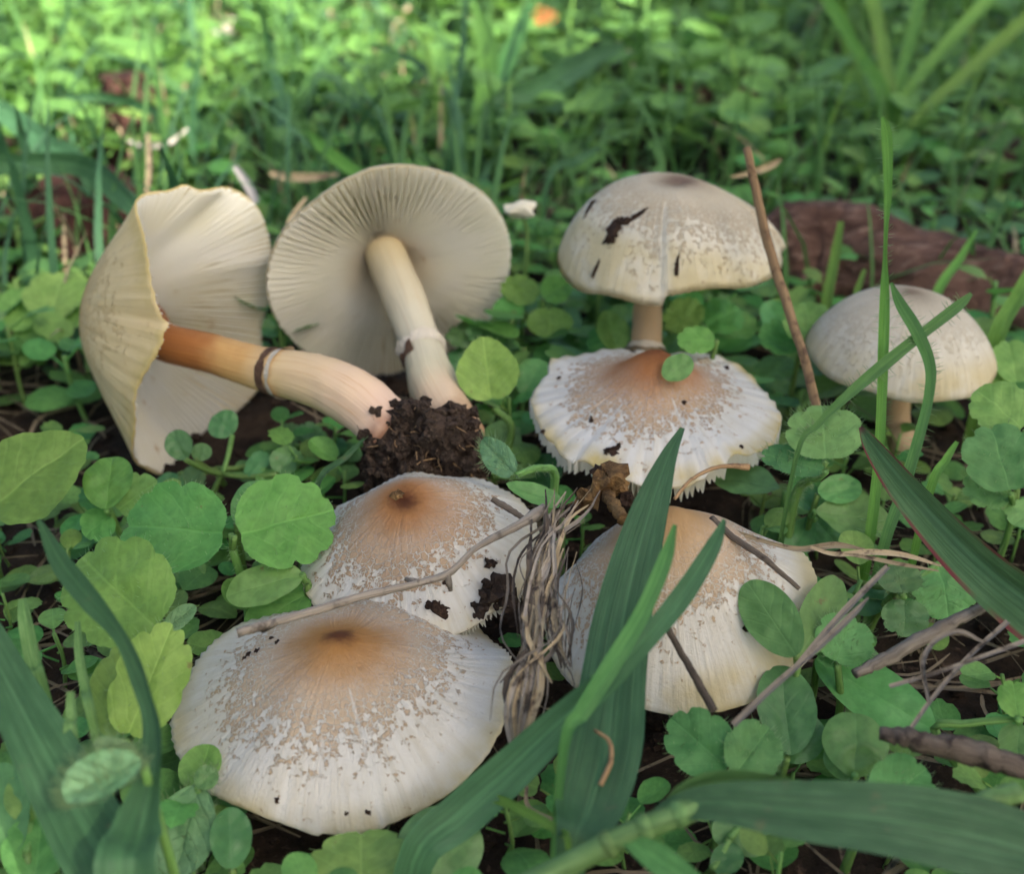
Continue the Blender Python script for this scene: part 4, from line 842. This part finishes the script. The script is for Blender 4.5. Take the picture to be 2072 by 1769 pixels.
# crumbs, seeds and fragments on the caps
def crumb(px, py, r, label, squash=(1, 1, .6), seed=0, mat='crumb', ang=0, name='soil_crumb', cat='soil crumb', group=None):
    h = hit(px, py)
    if not h: return
    mb = MB(); rr = r * h[2] / FPX; rq = random.Random(int(px * 7 + py)); V, F, _ = lump((0, 0, 0), rr, seed + px, squash, 1.1); V = list(V); F = list(F)
    for _k in range(7 if r > 9 else 2):
        q = Vector((rq.uniform(-1, 1) * squash[0], rq.uniform(-1, 1) * squash[1], rq.uniform(0, .7) * squash[2])) * rr
        v2, f2, _ = lump(q, rr * rq.uniform(.2, .42) * min(1, min(squash[:2]) * 1.6), seed + px + _k, (1, 1, .9), 1.0); b0 = len(V); V += v2; F += [tuple(i + b0 for i in f) for f in f2]
    z = h[1]; x = RT * math.cos(R(ang)) + UPV * math.sin(R(ang)); x = (x - z * x.dot(z)).normalized(); y = z.cross(x)
    V = [h[0] + x * v.x + y * v.y + z * (v.z + .0) for v in V]
    mb.add(V, F); tag(mb.build(name, M[mat], None, h[0], smooth=False), label, cat, group)
crumb(990, 1140, 15, 'black angular crumb near the edge of the small pitted cap', (1.1, .9, .5))
crumb(906, 1182, 8, 'small dark crumb under the twig on the small pitted cap')
for px, py, r in ((1010, 1185, 26), (990, 1205, 28), (1025, 1215, 24), (975, 1230, 18)): crumb(px, py, r, 'grey-brown fibrous soil lump between the overlapping caps and straw', (1.1, 1, .8), mat='clod', group='soil lumps by the straw')
crumb(1515, 1268, 11, 'dark crumb near the rim of the bell-shaped cap')
crumb(1238, 912, 13, 'brown crumb on the front of the flattened cap', (1.2, .8, .6))
for px, py in ((1130, 765), (1196, 852), (1470, 745), (1500, 905), (1100, 873), (1082, 868), (1280, 712), (1385, 815)): crumb(px, py, 5, 'tiny dark speck scattered on the flattened cap', group='specks on the flattened cap')
crumb(1196, 848, 4, 'thin dark sliver on the flattened cap', (.6, 2.0, .5))
crumb(802, 1003, 13, 'small brown scale filling the pit of the small cap', (1, .8, .4), mat='bud', name='bud_scale', cat='scale')
crumb(1240, 468, 20, 'dark brown leaf fragment stuck on the tall domed cap', (.75, 1.3, .3), ang=-25, name='leaf_fragment', cat='fragment')
crumb(1262, 447, 12, 'middle piece of the dark fragment on the tall domed cap', (1.2, .7, .4), ang=-15, name='leaf_fragment', cat='fragment')
crumb(1290, 436, 15, 'slim dark sliver beside the fragment on the tall domed cap', (1.5, .3, .3), ang=35, name='leaf_fragment', cat='fragment')
for px, py, a in ((1194, 420, 70), (1207, 542, 60), (1370, 538, 85)): crumb(px, py, 15, 'short dark grass sliver stuck on the tall domed cap', (1.3, .24, .25), ang=a, name='grass_sliver', cat='fragment', group='slivers on the tall domed cap')
crumb(858, 428, 22, 'black sliver stuck to the upturned cream gills', (1.1, .26, .3), ang=95, name='grass_sliver', cat='fragment')
for px, py in ((802, 472), (812, 463), (800, 392)): crumb(px, py, 7, 'tiny soil speck on the upturned cream gills', group='specks on the gills')
for px, py in ((520, 1318), (502, 1325), (495, 1332), (560, 1300), (548, 1292)): crumb(px, py, 5, 'tiny black speck on the widest cap', group='specks on the widest cap')
for px, py, r in ((560, 1620, 5), (745, 1645, 5), (700, 1648, 4)): crumb(px, py, r, 'soil grain caught on the rim of the widest cap', group='grains on the widest cap rim')
crumb(890, 1235, 20, 'brown leaf shred where the small pitted cap meets the widest cap', (1.5, .5, .4), ang=-30, name='leaf_fragment', cat='fragment')
# a pale scrap behind the upturned gills
s0 = at(1052, 424, 27.2); r_ = thing('mushroom_scrap', 'small broken white mushroom piece behind the upturned gills', 'mushroom piece', (s0.x, s0.y, gh(s0.x, s0.y)))
og_ = r_.location / S
mb = MB(); mb.add(*lump(s0, .26, 4, (1.4, .8, .7), .7)); mb.build('cap_piece', M['flesh'], r_, og_, smooth=False)
mb = MB(); P = catmull([s0, at(1066, 470, 27.5), at(1062, 560, 27.8), (s0.x, s0.y + .4, og_.z - .1)], 14); mb.add(*tube(P, [.05] * 14, 8)); mb.build('stalk', M['petiole'], r_, og_)

# ------------------------------------------------------------------ bark and wood further back
def bark(label, pts, rad, mat, name='bark_log', rough=.35, flat=.6, seed=0):
    P = catmull([(p.x, p.y, p.z, r) for p, r in zip(pts, rad)], 90); n = 90; ns = 48; V = []
    for i in range(n):
        c0 = Vector(P[i][:3]); t = (Vector(P[min(i + 1, n - 1)][:3]) - Vector(P[max(i - 1, 0)][:3])).normalized()
        a = t.cross(Vector((0, 0, 1))).normalized(); b_ = a.cross(t)
        for j in range(ns):
            an = 2 * math.pi * j / ns; k_ = 1 + rough * N3(math.cos(an) * 1.6 + seed, math.sin(an) * 1.6, i * .05 + seed) + .4 * rough * N3(math.cos(an) * 7, math.sin(an) * 7 + seed, i * .07) + .25 * rough * N3(math.cos(an) * 13, math.sin(an) * 13 + seed, i * .35)
            if i in (0, n - 1): k_ *= .8
            V.append(c0 + (a * math.cos(an) + b_ * math.sin(an) * flat) * P[i][3] * k_)
    F = grid_faces(n, ns, True) + [tuple(range(ns - 1, -1, -1)), tuple((n - 1) * ns + j for j in range(ns))]
    mb = MB(); mb.add(V, F); o = mb.build(name, M[mat], None, Vector(P[n // 2][:3])); tag(o, label, 'bark'); return o
def on(px, py, up): p = atg(px, py); return p + Vector((0, 0, up))
bark('long reddish-brown bark log lying behind the two domed mushrooms', [on(1540, 650, 1.2), on(1640, 625, 1.25), on(1820, 660, 1.0), on(2000, 690, .9), on(2180, 720, .8)], [1.5, 1.85, 1.65, 1.5, 1.4], 'bark', flat=.95, seed=2, rough=.24)
bark('small reddish bark piece under bright leaves far behind the log', [on(1330, 250, .6), on(1420, 250, .7), on(1510, 240, .5)], [1.2, 1.5, 1.1], 'bark', seed=5)
bark('dark red-brown wood chunk behind the folded upturned cap', [on(60, 560, .6), on(140, 530, .9), on(210, 520, .8), on(260, 540, .5)], [1.3, 1.9, 1.6, 1.0], 'bark_dark', flat=.9, seed=9)
bark('upright dark stump fragment among the far blue-green grass', [on(275, 330, 0), on(275, 330, 1.5), on(272, 330, 3.2)], [1.3, 1.2, .8], 'bark_dark', name='stump_fragment', flat=1, seed=12)
bark('brown wood bit at the far edge beside the log end', [on(1990, 370, .4), on(2060, 360, .5), on(2130, 350, .4)], [1.2, 1.4, 1.2], 'bark', seed=15)
def litter(label, px, py, w_, h_, mat, up=1.0, name='fallen_leaf', cat='leaf', n=(0, -.7, .7), shape='heart'):
    p = on(px, py, up); d = (p - CP).dot(FW); q = proj(p); root = thing(name, label, cat, (p.x, p.y, gh(p.x, p.y)))
    add_leaf(root, root.location / S, q[0] - w_ / 2, q[1] + h_ * .2, q[0] + w_ / 2, q[1] - h_ * .2, h_, p.z, shape=shape, mat=mat, n=n)
litter('orange fallen leaf in the far blurred grass', 1080, 120, 95, 50, 'orange', 2.0)
litter('pale grey scrap of litter in the far grass', 465, 118, 80, 34, 'pale', 1.5, shape='crenate')
straw('pale dry bract beside the tip of the upright dry stem', [(1478, 358, 30, 5), (1520, 348, 30, 16), (1560, 334, 30, 18), (1580, 322, 30, 6)], 'straw')
for lab, pts, mt in [
    ('forked pale straw behind the folded upturned cap', [(685, 352, 34, 6), (640, 358, 34, 20), (580, 358, 34, 24), (545, 350, 34, 12)], 'straw'),
    ('short pale straw stub behind the folded upturned cap', [(475, 335, 33, 16), (500, 370, 32.5, 24), (520, 410, 32, 20)], 'pale'),
    ('upright orange-tan straw beside the far stump fragment', [(300, 270, 36, 10), (302, 340, 35, 14), (295, 420, 34, 12)], 'straw'),
    ('pale curved straw near the far stump fragment', [(380, 260, 40, 6), (340, 290, 39.5, 12), (290, 295, 39, 12), (260, 285, 39, 6)], 'pale'),
    ('tan straw leaning across the far grass', [(830, 10, 62, 10), (800, 50, 60, 16), (770, 90, 58, 10)], 'straw'),
    ('pinkish dead stalk in the far grass', [(1250, 80, 52, 10), (1275, 110, 51, 18), (1290, 140, 50, 14)], 'straw'),
    ('short straw beside the tilted gilled cap', [(620, 400, 30, 10), (590, 440, 29.5, 12), (575, 480, 29, 10)], 'straw')]:
    straw(lab, pts, mt)
for lab, pts, mt in [
    ('wide dark blade reaching in over the dark wood chunk', [(-60, 190, 36, 20), (20, 235, 36, 44), (90, 290, 35.5, 46), (170, 340, 35, 30)], 'blade_dark'),
    ('blue-grey blade lying low over the dark wood chunk', [(-60, 335, 33, 40), (60, 330, 33, 50), (170, 335, 33, 50), (240, 390, 32, 50), (290, 460, 31, 30)], 'blade_dark'),
    ('steep blue-green blade, widest of the far fan', [(300, 60, 48, 10), (325, 150, 46, 34), (350, 240, 44, 38), (390, 350, 42, 30)], 'blade'),
    ('slanting blue-green blade of the far fan', [(250, 80, 50, 8), (340, 180, 46, 30), (420, 260, 44, 34), (480, 320, 42, 20)], 'blade_dark'),
    ('low arching dark blade across the far fan', [(110, 200, 42, 10), (200, 195, 42, 22), (290, 215, 41, 22), (350, 260, 40, 14)], 'blade_dark'),
    ('thin dark blade bowing over the far fan', [(370, 60, 52, 6), (385, 130, 50, 18), (420, 190, 48, 20), (470, 240, 46, 12)], 'blade_dark'),
    ('upright blue-grey blade above the straw', [(548, 120, 48, 8), (565, 190, 46, 32), (570, 270, 44, 30), (565, 340, 43, 20)], 'blade_dark'),
    ('pale blue-green blade leaning from the upright blue-grey blade', [(680, 80, 50, 8), (640, 150, 48, 28), (585, 240, 46, 24), (550, 300, 45, 14)], 'blade'),
    ('bright short blade above the tilted gilled cap', [(615, 262, 36, 8), (660, 305, 35.5, 26), (720, 350, 35, 26), (750, 380, 34.5, 16)], 'blade_bright'),
    ('thin dark upright grass stem over the tilted gilled cap', [(945, -30, 42, 10), (938, 80, 41, 13), (930, 160, 40, 13), (915, 260, 39, 14)], 'blade_dark'),
    ('broad pale green blade beside the thin dark upright stem', [(960, 0, 46, 14), (985, 90, 44, 46), (985, 180, 43, 46), (960, 280, 42, 30)], 'blade_bright'),
    ('grey-green blade crossing the broad pale blade', [(1075, 0, 48, 14), (1040, 90, 46, 36), (990, 190, 44, 40), (960, 300, 42, 30)], 'blade'),
    ('broad dark blade sloping above the tall dome', [(1260, 90, 46, 14), (1190, 120, 44, 46), (1090, 180, 41, 50), (985, 222, 40, 20)], 'blade_dark'),
    ('dark bowed stem above the tilted gilled cap', [(760, 90, 50, 8), (850, 130, 46, 14), (900, 190, 44, 14), (920, 260, 42, 12)], 'blade_dark'),
    ('blue-white glossy blade lying beyond the tall dome', [(1215, 298, 36, 8), (1170, 320, 35.5, 22), (1110, 360, 35, 14)], 'blade_dark'),
    ('broad fresh blade, leftward leaning in the far bright clump', [(1640, -60, 46, 30), (1690, 20, 45, 28), (1740, 110, 44, 26), (1790, 200, 43, 30)], 'blade_bright'),
    ('upright broad fresh blade in the far bright clump', [(1740, -80, 46, 30), (1770, 20, 45, 30), (1790, 120, 44, 28), (1800, 210, 43, 30)], 'blade_bright'),
    ('long fresh blade leaning out of the far bright clump', [(2080, -90, 46, 30), (1980, 20, 45, 30), (1890, 120, 44, 28), (1820, 220, 43, 20)], 'blade_bright'),
    ('outermost fresh blade of the far bright clump', [(2140, -20, 44, 30), (2040, 70, 44, 28), (1940, 160, 43, 26), (1850, 250, 42, 18)], 'blade_bright'),
    ('narrow fresh blade within the far bright clump', [(1880, -90, 46, 30), (1860, 10, 45, 28), (1835, 110, 44, 26), (1810, 220, 43, 18)], 'blade_bright'),
    ('curved soft blade beyond the upright dry stem', [(1560, 130, 46, 10), (1555, 200, 44, 30), (1530, 270, 42, 30), (1520, 330, 41, 20)], 'blade')]:
    blade(lab, pts, mt, fold=.15, tilt=LRND.uniform(-.5, .5), n=20)

# ------------------------------------------------------------------ meadow of seedlings
PROTO = []
def proto_seedling(seed):
    rnd = random.Random(seed); parts = []; nl = rnd.choice([4, 5, 6, 6, 7]); Hh = rnd.uniform(1.0, 2.4)
    mb = MB(); P = catmull([(0, 0, -.2), (rnd.uniform(-.15, .15), rnd.uniform(-.15, .15), Hh * .5), (0, 0, Hh)], 7); mb.add(*tube(P, [.05] * 7, 5)); parts.append(('stem', mb, 'petiole'))
    for i in range(nl):
        an = i * 2.4 + rnd.uniform(-.4, .4); lev = 1 - i / nl * .7; z = Hh * lev; a = rnd.uniform(.34, .62) * (1.15 - .3 * lev); bq = a * rnd.uniform(.75, .98)
        tlt = rnd.uniform(-.1, .5); ax = Vector((math.cos(an), math.sin(an), tlt)).normalized(); sd = Vector((-math.sin(an), math.cos(an), rnd.uniform(-.2, .2))).normalized(); nn = ax.cross(sd)
        pl = rnd.uniform(.12, .5); B = Vector((0, 0, z)) + ax * pl; C = B + ax * a
        V, F, U, _ = leaf_geo(rnd.choice(['crenate', 'oval', 'crenate', 'spoon']), 20, 3, rnd.uniform(-.15, .2), rnd.uniform(-.2, .05), rnd.uniform(.05, .2), rnd, .03, 1.3)
        W = [C + ax * (v[0] * a) + sd * (v[1] * bq) + nn * (v[2] * a) for v in V]
        lm = MB(); lm.add(W, F, U); lm.add(*tube([Vector((0, 0, z - .12)), B], [.03, .03], 4, False)); parts.append(('leaf', lm, None))
    return parts
MESHES = []
for s_ in range(9):
    ps = proto_seedling(s_ + 1); L = []
    for nm, mb, mt in ps:
        L.append((nm, mesh(nm, mb.V, mb.F, mb.U, mat=M[mt] if mt else M['meadow']), mb))
    MESHES.append(L)
SR = random.Random(21)
ELL = [  # parts of the picture where nothing may stand in front: cx, cy, rx, ry, depth
    (700, 1440, 350, 240, 18), (850, 1085, 245, 155, 20), (1375, 1220, 275, 225, 19.5), (1320, 840, 265, 145, 23.5), (1355, 490, 235, 135, 26), (1822, 700, 192, 118, 25), (795, 540, 260, 205, 27.5), (400, 670, 180, 285, 26),
    (560, 760, 280, 95, 22.5), (865, 780, 90, 130, 23), (850, 880, 110, 80, 21), (1310, 650, 50, 70, 26), (1085, 1300, 70, 270, 17.5), (250, 720, 110, 230, 25), (470, 1080, 230, 120, 19), (1830, 545, 330, 95, 29.5), (1450, 1330, 150, 150, 17), (1220, 1450, 200, 300, 15)]
def blocked(p, hgt=1.8):
    for dzz in (0, hgt * .5, hgt):
        q = proj((p[0], p[1], p[2] + dzz))
        for cx, cy, rx, ry, d in ELL:
            if q[2] < d and ((q[0] - cx) / (rx + 12)) ** 2 + ((q[1] - cy) / (ry + 8)) ** 2 < 1: return True
    for c_ in CAPS:
        if (p[0] - c_[0]) ** 2 + (p[1] - c_[1]) ** 2 < c_[2] ** 2: return True
    return False
CAPS = [(*at(700, 1442, 17)[:2], 2.0), (*at(850, 1120, 19.2)[:2], 1.7), (*at(1376, 1236, 18.2)[:2], 1.9), (*at(1320, 838, 22)[:2], 1.9), (*at(1352, 524, 25)[:2], .9), (*at(1820, 722, 24)[:2], .8), (*at(795, 538, 27)[:2], 2.2), (*at(425, 668, 24)[:2], 2.4), (*at(850, 880, 20.9)[:2], 1.2)]
pts = []
def scatter(n, y0, y1, dmin, hgt, dens=None):
    for _ in range(n * 12):
        if n <= 0: break
        y = SR.uniform(y0, y1); hw = 3.2 + y * .47; x = SR.uniform(-hw, hw)
        if any((x - q[0]) ** 2 + (y - q[1]) ** 2 < dmin ** 2 for q in pts): continue
        z = gh(x, y)
        if blocked((x, y, z), hgt): continue
        if dens and SR.random() > dens(x, y): continue
        pts.append((x, y, z, hgt)); n -= 1
def dens(x, y):
    q = proj((x, y, 0)); v = .5 + .9 * N3(x * .09 + 4, y * .07, 2)
    if q[0] < 420 and 250 < q[1] < 640: v -= .45
    if q[0] > 420 and q[0] < 760 and 300 < q[1] < 500: v -= .6
    return max(.06, min(1, v + .40))
scatter(125, 8.5, 22, .85, 1.7, lambda x, y: .9)
n_front = len(pts)
scatter(120, 20.5, 32, 1.25, 1.7, dens)
scatter(950, 30, 112, 1.45, 1.8, dens)
pts = pts[:n_front] + sorted(pts[n_front:], key=lambda p: p[1])
front_lab = ('low green seedling filling the gaps between the mushrooms', 'seedlings between the mushrooms')
back_lab = ('small leafy seedling in the soft green meadow behind the mushrooms', 'seedlings of the meadow behind')
FAR = MB()
MARKS = [('the bark log', *on(1800, 660, 0)[:2]), ('the dark wood chunk', *on(140, 530, 0)[:2]), ('the stump fragment', *on(275, 330, 0)[:2]), ('the small reddish bark piece', *on(1420, 250, 0)[:2]), ('the bright grass clump', *on(1810, 230, 0)[:2]),
         ('the brown wood bit', *on(2060, 360, 0)[:2]), ('the orange fallen leaf', *on(1080, 120, 0)[:2]), ('the forked pale straw', *on(620, 400, 0)[:2]), ('the tilted gilled cap', *at(794, 556, 26.6)[:2]), ('the folded upturned cap', *at(432, 668, 24.4)[:2]),
         ('the tall domed cap', *at(1352, 524, 25)[:2]), ('the small smooth dome', *at(1820, 722, 24)[:2]), ('the broad dark sloping blade', *on(1090, 240, 0)[:2]), ('the upright blue-grey blade', *on(570, 330, 0)[:2]),
         ('the flattened cap', *at(1320, 818, 22.2)[:2]), ('the bell-shaped cap', *at(1376, 1236, 18.2)[:2]), ('the widest cap', *at(700, 1420, 17.2)[:2]), ('the small pitted cap', *at(850, 1120, 19.2)[:2]), ('the fleshy strap leaf', *on(2000, 1250, 0)[:2]), ('the broad notched leaf pair', *on(460, 1150, 0)[:2])]
def meadow_label(x, y, front, s_):
    nm, mx, my = min(MARKS, key=lambda m: (m[1] - x) ** 2 + (m[2] - y) ** 2); d = math.hypot(mx - x, my - y)
    size = 'tiny' if s_ < .62 else 'small' if s_ < .8 else 'leafy' if s_ < 1.0 else 'large leafy'
    where = 'close against' if d < 3 else 'near' if d < 9 else 'some way beyond'
    return f'{size} green seedling growing {where} {nm}', f'seedlings {where} {nm}'
for i, (x, y, z, hg) in enumerate(pts):
    pr = MESHES[SR.randrange(len(MESHES))]; a = SR.uniform(0, 6.28); s_ = (SR.uniform(.5, .75) if i < n_front else SR.uniform(.7, 1.15)) * (1.0 if y < 40 else 1.5) * (1.1 if x > 5 and y > 32 else 1) * (.7 if proj((x, y, 0))[0] > 1600 and 34 < y < 62 else 1)
    if i < n_front + 175:
        lab, grp = meadow_label(x, y, i < n_front, s_)
        root = thing('seedling', lab, 'seedling', (x, y, z), grp); root.rotation_euler = (SR.uniform(-.15, .15), SR.uniform(-.15, .15), a); root.scale = (s_,) * 3
        for nm, me, _ in pr: obj(nm, me, root)
    else:
        ca, sa = math.cos(a) * s_, math.sin(a) * s_
        for nm, me, mb in pr: FAR.add([(x + v[0] * ca - v[1] * sa, y + v[0] * sa + v[1] * ca, z + v[2] * s_) for v in mb.V], mb.F, mb.U)
CR = random.Random(5); LOW = MB()
for i in range(3600):           # the low leaf layer that hides the soil
    y = CR.uniform(24, 118); hw = 3.5 + y * .5; x = CR.uniform(-hw, hw); z = gh(x, y)
    if CR.random() > dens(x, y) + .05 or (y < 33 and blocked((x, y, z), .9)): continue
    a = CR.uniform(.3, .75) * (1 + max(0, y - 40) * .006); an = CR.uniform(0, 6.28); ax = Vector((math.cos(an), math.sin(an), CR.uniform(-.4, .6))).normalized(); sd = Vector((-math.sin(an), math.cos(an), CR.uniform(-.5, .5))); nn = ax.cross(sd)
    C = Vector((x, y, z + CR.uniform(.2, 1.4))); bw = CR.uniform(.45, .9); an_ = [j * 2 * math.pi / 10 for j in range(10)]
    W = [C + nn * (-.15 * a)] + [C + ax * (a * math.cos(q)) + sd * (a * bw * math.sin(q) * (1 - .3 * math.cos(q))) for q in an_]
    (FAR if CR.random() < .45 else LOW).add(W, [(0, 1 + j, 1 + (j + 1) % 10) for j in range(10)], [(.5, .5)] + [(.5 + .5 * math.cos(q), .5 + .5 * math.sin(q)) for q in an_])
tag(FAR.build('ground_cover', M['meadow']), 'far soft carpet of small green leaves beyond the mushrooms', 'ground cover', kind='stuff')
tag(LOW.build('ground_cover', M['deep']), 'darker low leaves beneath the far green carpet', 'ground cover', kind='stuff')
# ------------------------------------------------------------------ grass and litter nobody could count
def grass_mass(n, y0, y1, name, label, mat, lmin, lmax, wmin, wmax, sel=None, seed=1):
    rnd = random.Random(seed); mb = MB()
    while n > 0:
        y = y0 + (y1 - y0) * rnd.random(); hw = 4 + y * .5; x = rnd.uniform(-hw, hw)
        if sel and not sel(x, y, rnd): n -= .2; continue
        z = gh(x, y)
        if y < 30 and blocked((x, y, z), lmax * .6): n -= .2; continue
        if any((x - c_[0]) ** 2 + (y - c_[1]) ** 2 < 30 for c_ in CAPS[6:8]): n -= .2; continue
        L = rnd.uniform(lmin, lmax); a = rnd.uniform(0, 6.28); bend = rnd.uniform(.25, 1.15); w_ = rnd.uniform(wmin, wmax)
        d = Vector((math.cos(a), math.sin(a), 0)); p0 = Vector((x, y, z - .1)); P = [p0 + Vector((0, 0, L * f * (1 - .35 * bend * f))) + d * (L * .7 * bend * f * f) for f in (0, .25, .5, .75, 1)]
        mb.add(*ribbon(P, [w_ * .7, w_, w_ * .9, w_ * .6, .01], [d.cross(Vector((0, 0, 1))).cross(Vector((0, 0, 1))) * -1 + Vector((0, 0, .3))] * 5, .2, 3)); n -= 1
    tag(mb.build(name, M[mat]), label, 'grass', kind='stuff')
grass_mass(2200, 27, 120, 'meadow_grass', 'soft green grass blades mixed through the meadow behind', 'blade', 2.5, 7, .07, .24, seed=2)
grass_mass(600, 40, 125, 'meadow_grass', 'bright fresh grass blades of the far meadow', 'blade_bright', 2, 7, .15, .45, lambda x, y, r: True, 3)
grass_mass(480, 27, 95, 'meadow_grass', 'blue-green grass blades standing beyond the folded upturned cap', 'blade_dark', 3, 8, .10, .38, lambda x, y, r: proj((x, y, 0))[0] < 1000, 4)
grass_mass(420, 24, 90, 'dead_meadow_grass', 'dry tan grass stems mixed through the meadow behind', 'straw', 1.5, 5, .05, .18, lambda x, y, r: proj((x, y, 0))[0] < 900 or r.random() < .35, 6)
def ground_litter():
    rnd = random.Random(31); mb = MB()
    for i in range(1500):
        y = rnd.uniform(8, 42); hw = 3 + y * .47; x = rnd.uniform(-hw, hw); z = gh(x, y) + rnd.uniform(.02, .45)
        L = rnd.uniform(.7, 3.0); a = rnd.uniform(0, 6.28); d = Vector((math.cos(a), math.sin(a), rnd.uniform(-.2, .2)))
        if blocked((x, y, z), .1): continue
        s = d.cross(Vector((0, 0, 1))) * rnd.uniform(-.25, .25) * L; w_ = rnd.uniform(.02, .09)
        P = catmull([Vector((x, y, z)) - d * L / 2, Vector((x, y, z + .08)) + s, Vector((x, y, z)) + d * L / 2], 6)
        mb.add(*ribbon(P, [w_ * .5, w_, w_, w_, w_, w_ * .4], [Vector((rnd.uniform(-.5, .5), -.3, 1))] * 6, rnd.uniform(.1, .5), 3))
    tag(mb.build('dead_grass_litter', M['straw_litter']), 'thin dead grass stems strewn over the dark soil', 'litter', kind='stuff')
    cb = MB()
    for i in range(2200):
        y = rnd.uniform(8, 36); hw = 3 + y * .47; x = rnd.uniform(-hw, hw); r = rnd.uniform(.03, .16) * (1.6 if rnd.random() < .06 else 1)
        cb.add(*lump((x, y, gh(x, y) + r * .4), r, i, (1, 1, .7), .8))
    tag(cb.build('soil_crumbs', M['soil'], smooth=False), 'loose dark soil crumbs covering the ground', 'soil', kind='stuff')
M['straw_litter'] = straw_mat('litter_straw', (.24, .19, .12), (.15, .115, .075), (.05, .038, .028))
ground_litter()

# ------------------------------------------------------------------ an unseen tree added to shade the clearing
def tree():
    rnd = random.Random(77); base = Vector((255, -215, 0))
    p0 = Vector((92, -41, 0)); cc = p0 + SUN * 300
    root = thing('tree', 'unseen leafy tree added to shade the mushrooms', 'tree', (base.x, base.y, 0))
    og = base; mb = MB(); P = catmull([base - Vector((0, 0, 5)), base + Vector((5, -6, 60)), Vector((cc.x + 8, cc.y + 15, 120)), Vector((cc.x, cc.y, cc.z + 20))], 20)
    mb.add(*tube(P, [9 - 6.5 * i / 19 for i in range(20)], 12, True, .15)); mb.build('trunk', M['trunk'], root, og)
    v = SUN.cross(Vector((0, 0, 1))).normalized(); u = SUN.cross(v).normalized()
    for i in range(11):
        s = Vector(P[9 + i % 9]); e = cc + u * rnd.uniform(-60, 60) + v * rnd.uniform(-85, 85) + SUN * rnd.uniform(-35, 35)
        lb = MB(); q = catmull([s, s.lerp(e, .5) + Vector((0, 0, 8)), e], 10); lb.add(*tube(q, [2.6 - 2.1 * k_ / 9 for k_ in range(10)], 7)); lb.build('limb', M['trunk'], root, og)
    lf = MB(); n = 21500
    for i in range(n):
        while True:
            a, b_, c_ = rnd.uniform(-1, 1), rnd.uniform(-1, 1), rnd.uniform(-1, 1)
            if a * a + b_ * b_ + c_ * c_ < 1: break
        k_ = 1 + .10 * N3(a * 2.2, b_ * 2.2, c_ * 2.2)
        if i < 17000: c0 = cc + u * (a * 84 * k_) + v * (b_ * 112 * k_) + SUN * (c_ * 55)
        else: c0 = Vector((33, 105, 0)) + SUN * 310 + u * (a * 33 * k_) + v * (b_ * 52 * k_) + SUN * (c_ * 40)  # extra lobe added to shape the shadow, leaving sun only at far left
        d = Vector((rnd.gauss(0, 1), rnd.gauss(0, 1), rnd.gauss(-.3, .6))).normalized(); s = d.cross(Vector((rnd.gauss(0, .5), rnd.gauss(0, .5), 1))).normalized(); L = rnd.uniform(6, 10); w_ = L * .55
        nn = d.cross(s)
        lf.add([c0 - d * L * .5, c0 + s * w_ * .5, c0 + d * L * .5, c0 - s * w_ * .5, c0 + nn * L * .06], [(0, 1, 4), (1, 2, 4), (2, 3, 4), (3, 0, 4)], [(0, .5), (.5, 1), (1, .5), (.5, 0), (.5, .5)])
    co = lf.build('crown', M['tree_leaf'], root, og, smooth=False)
tree()
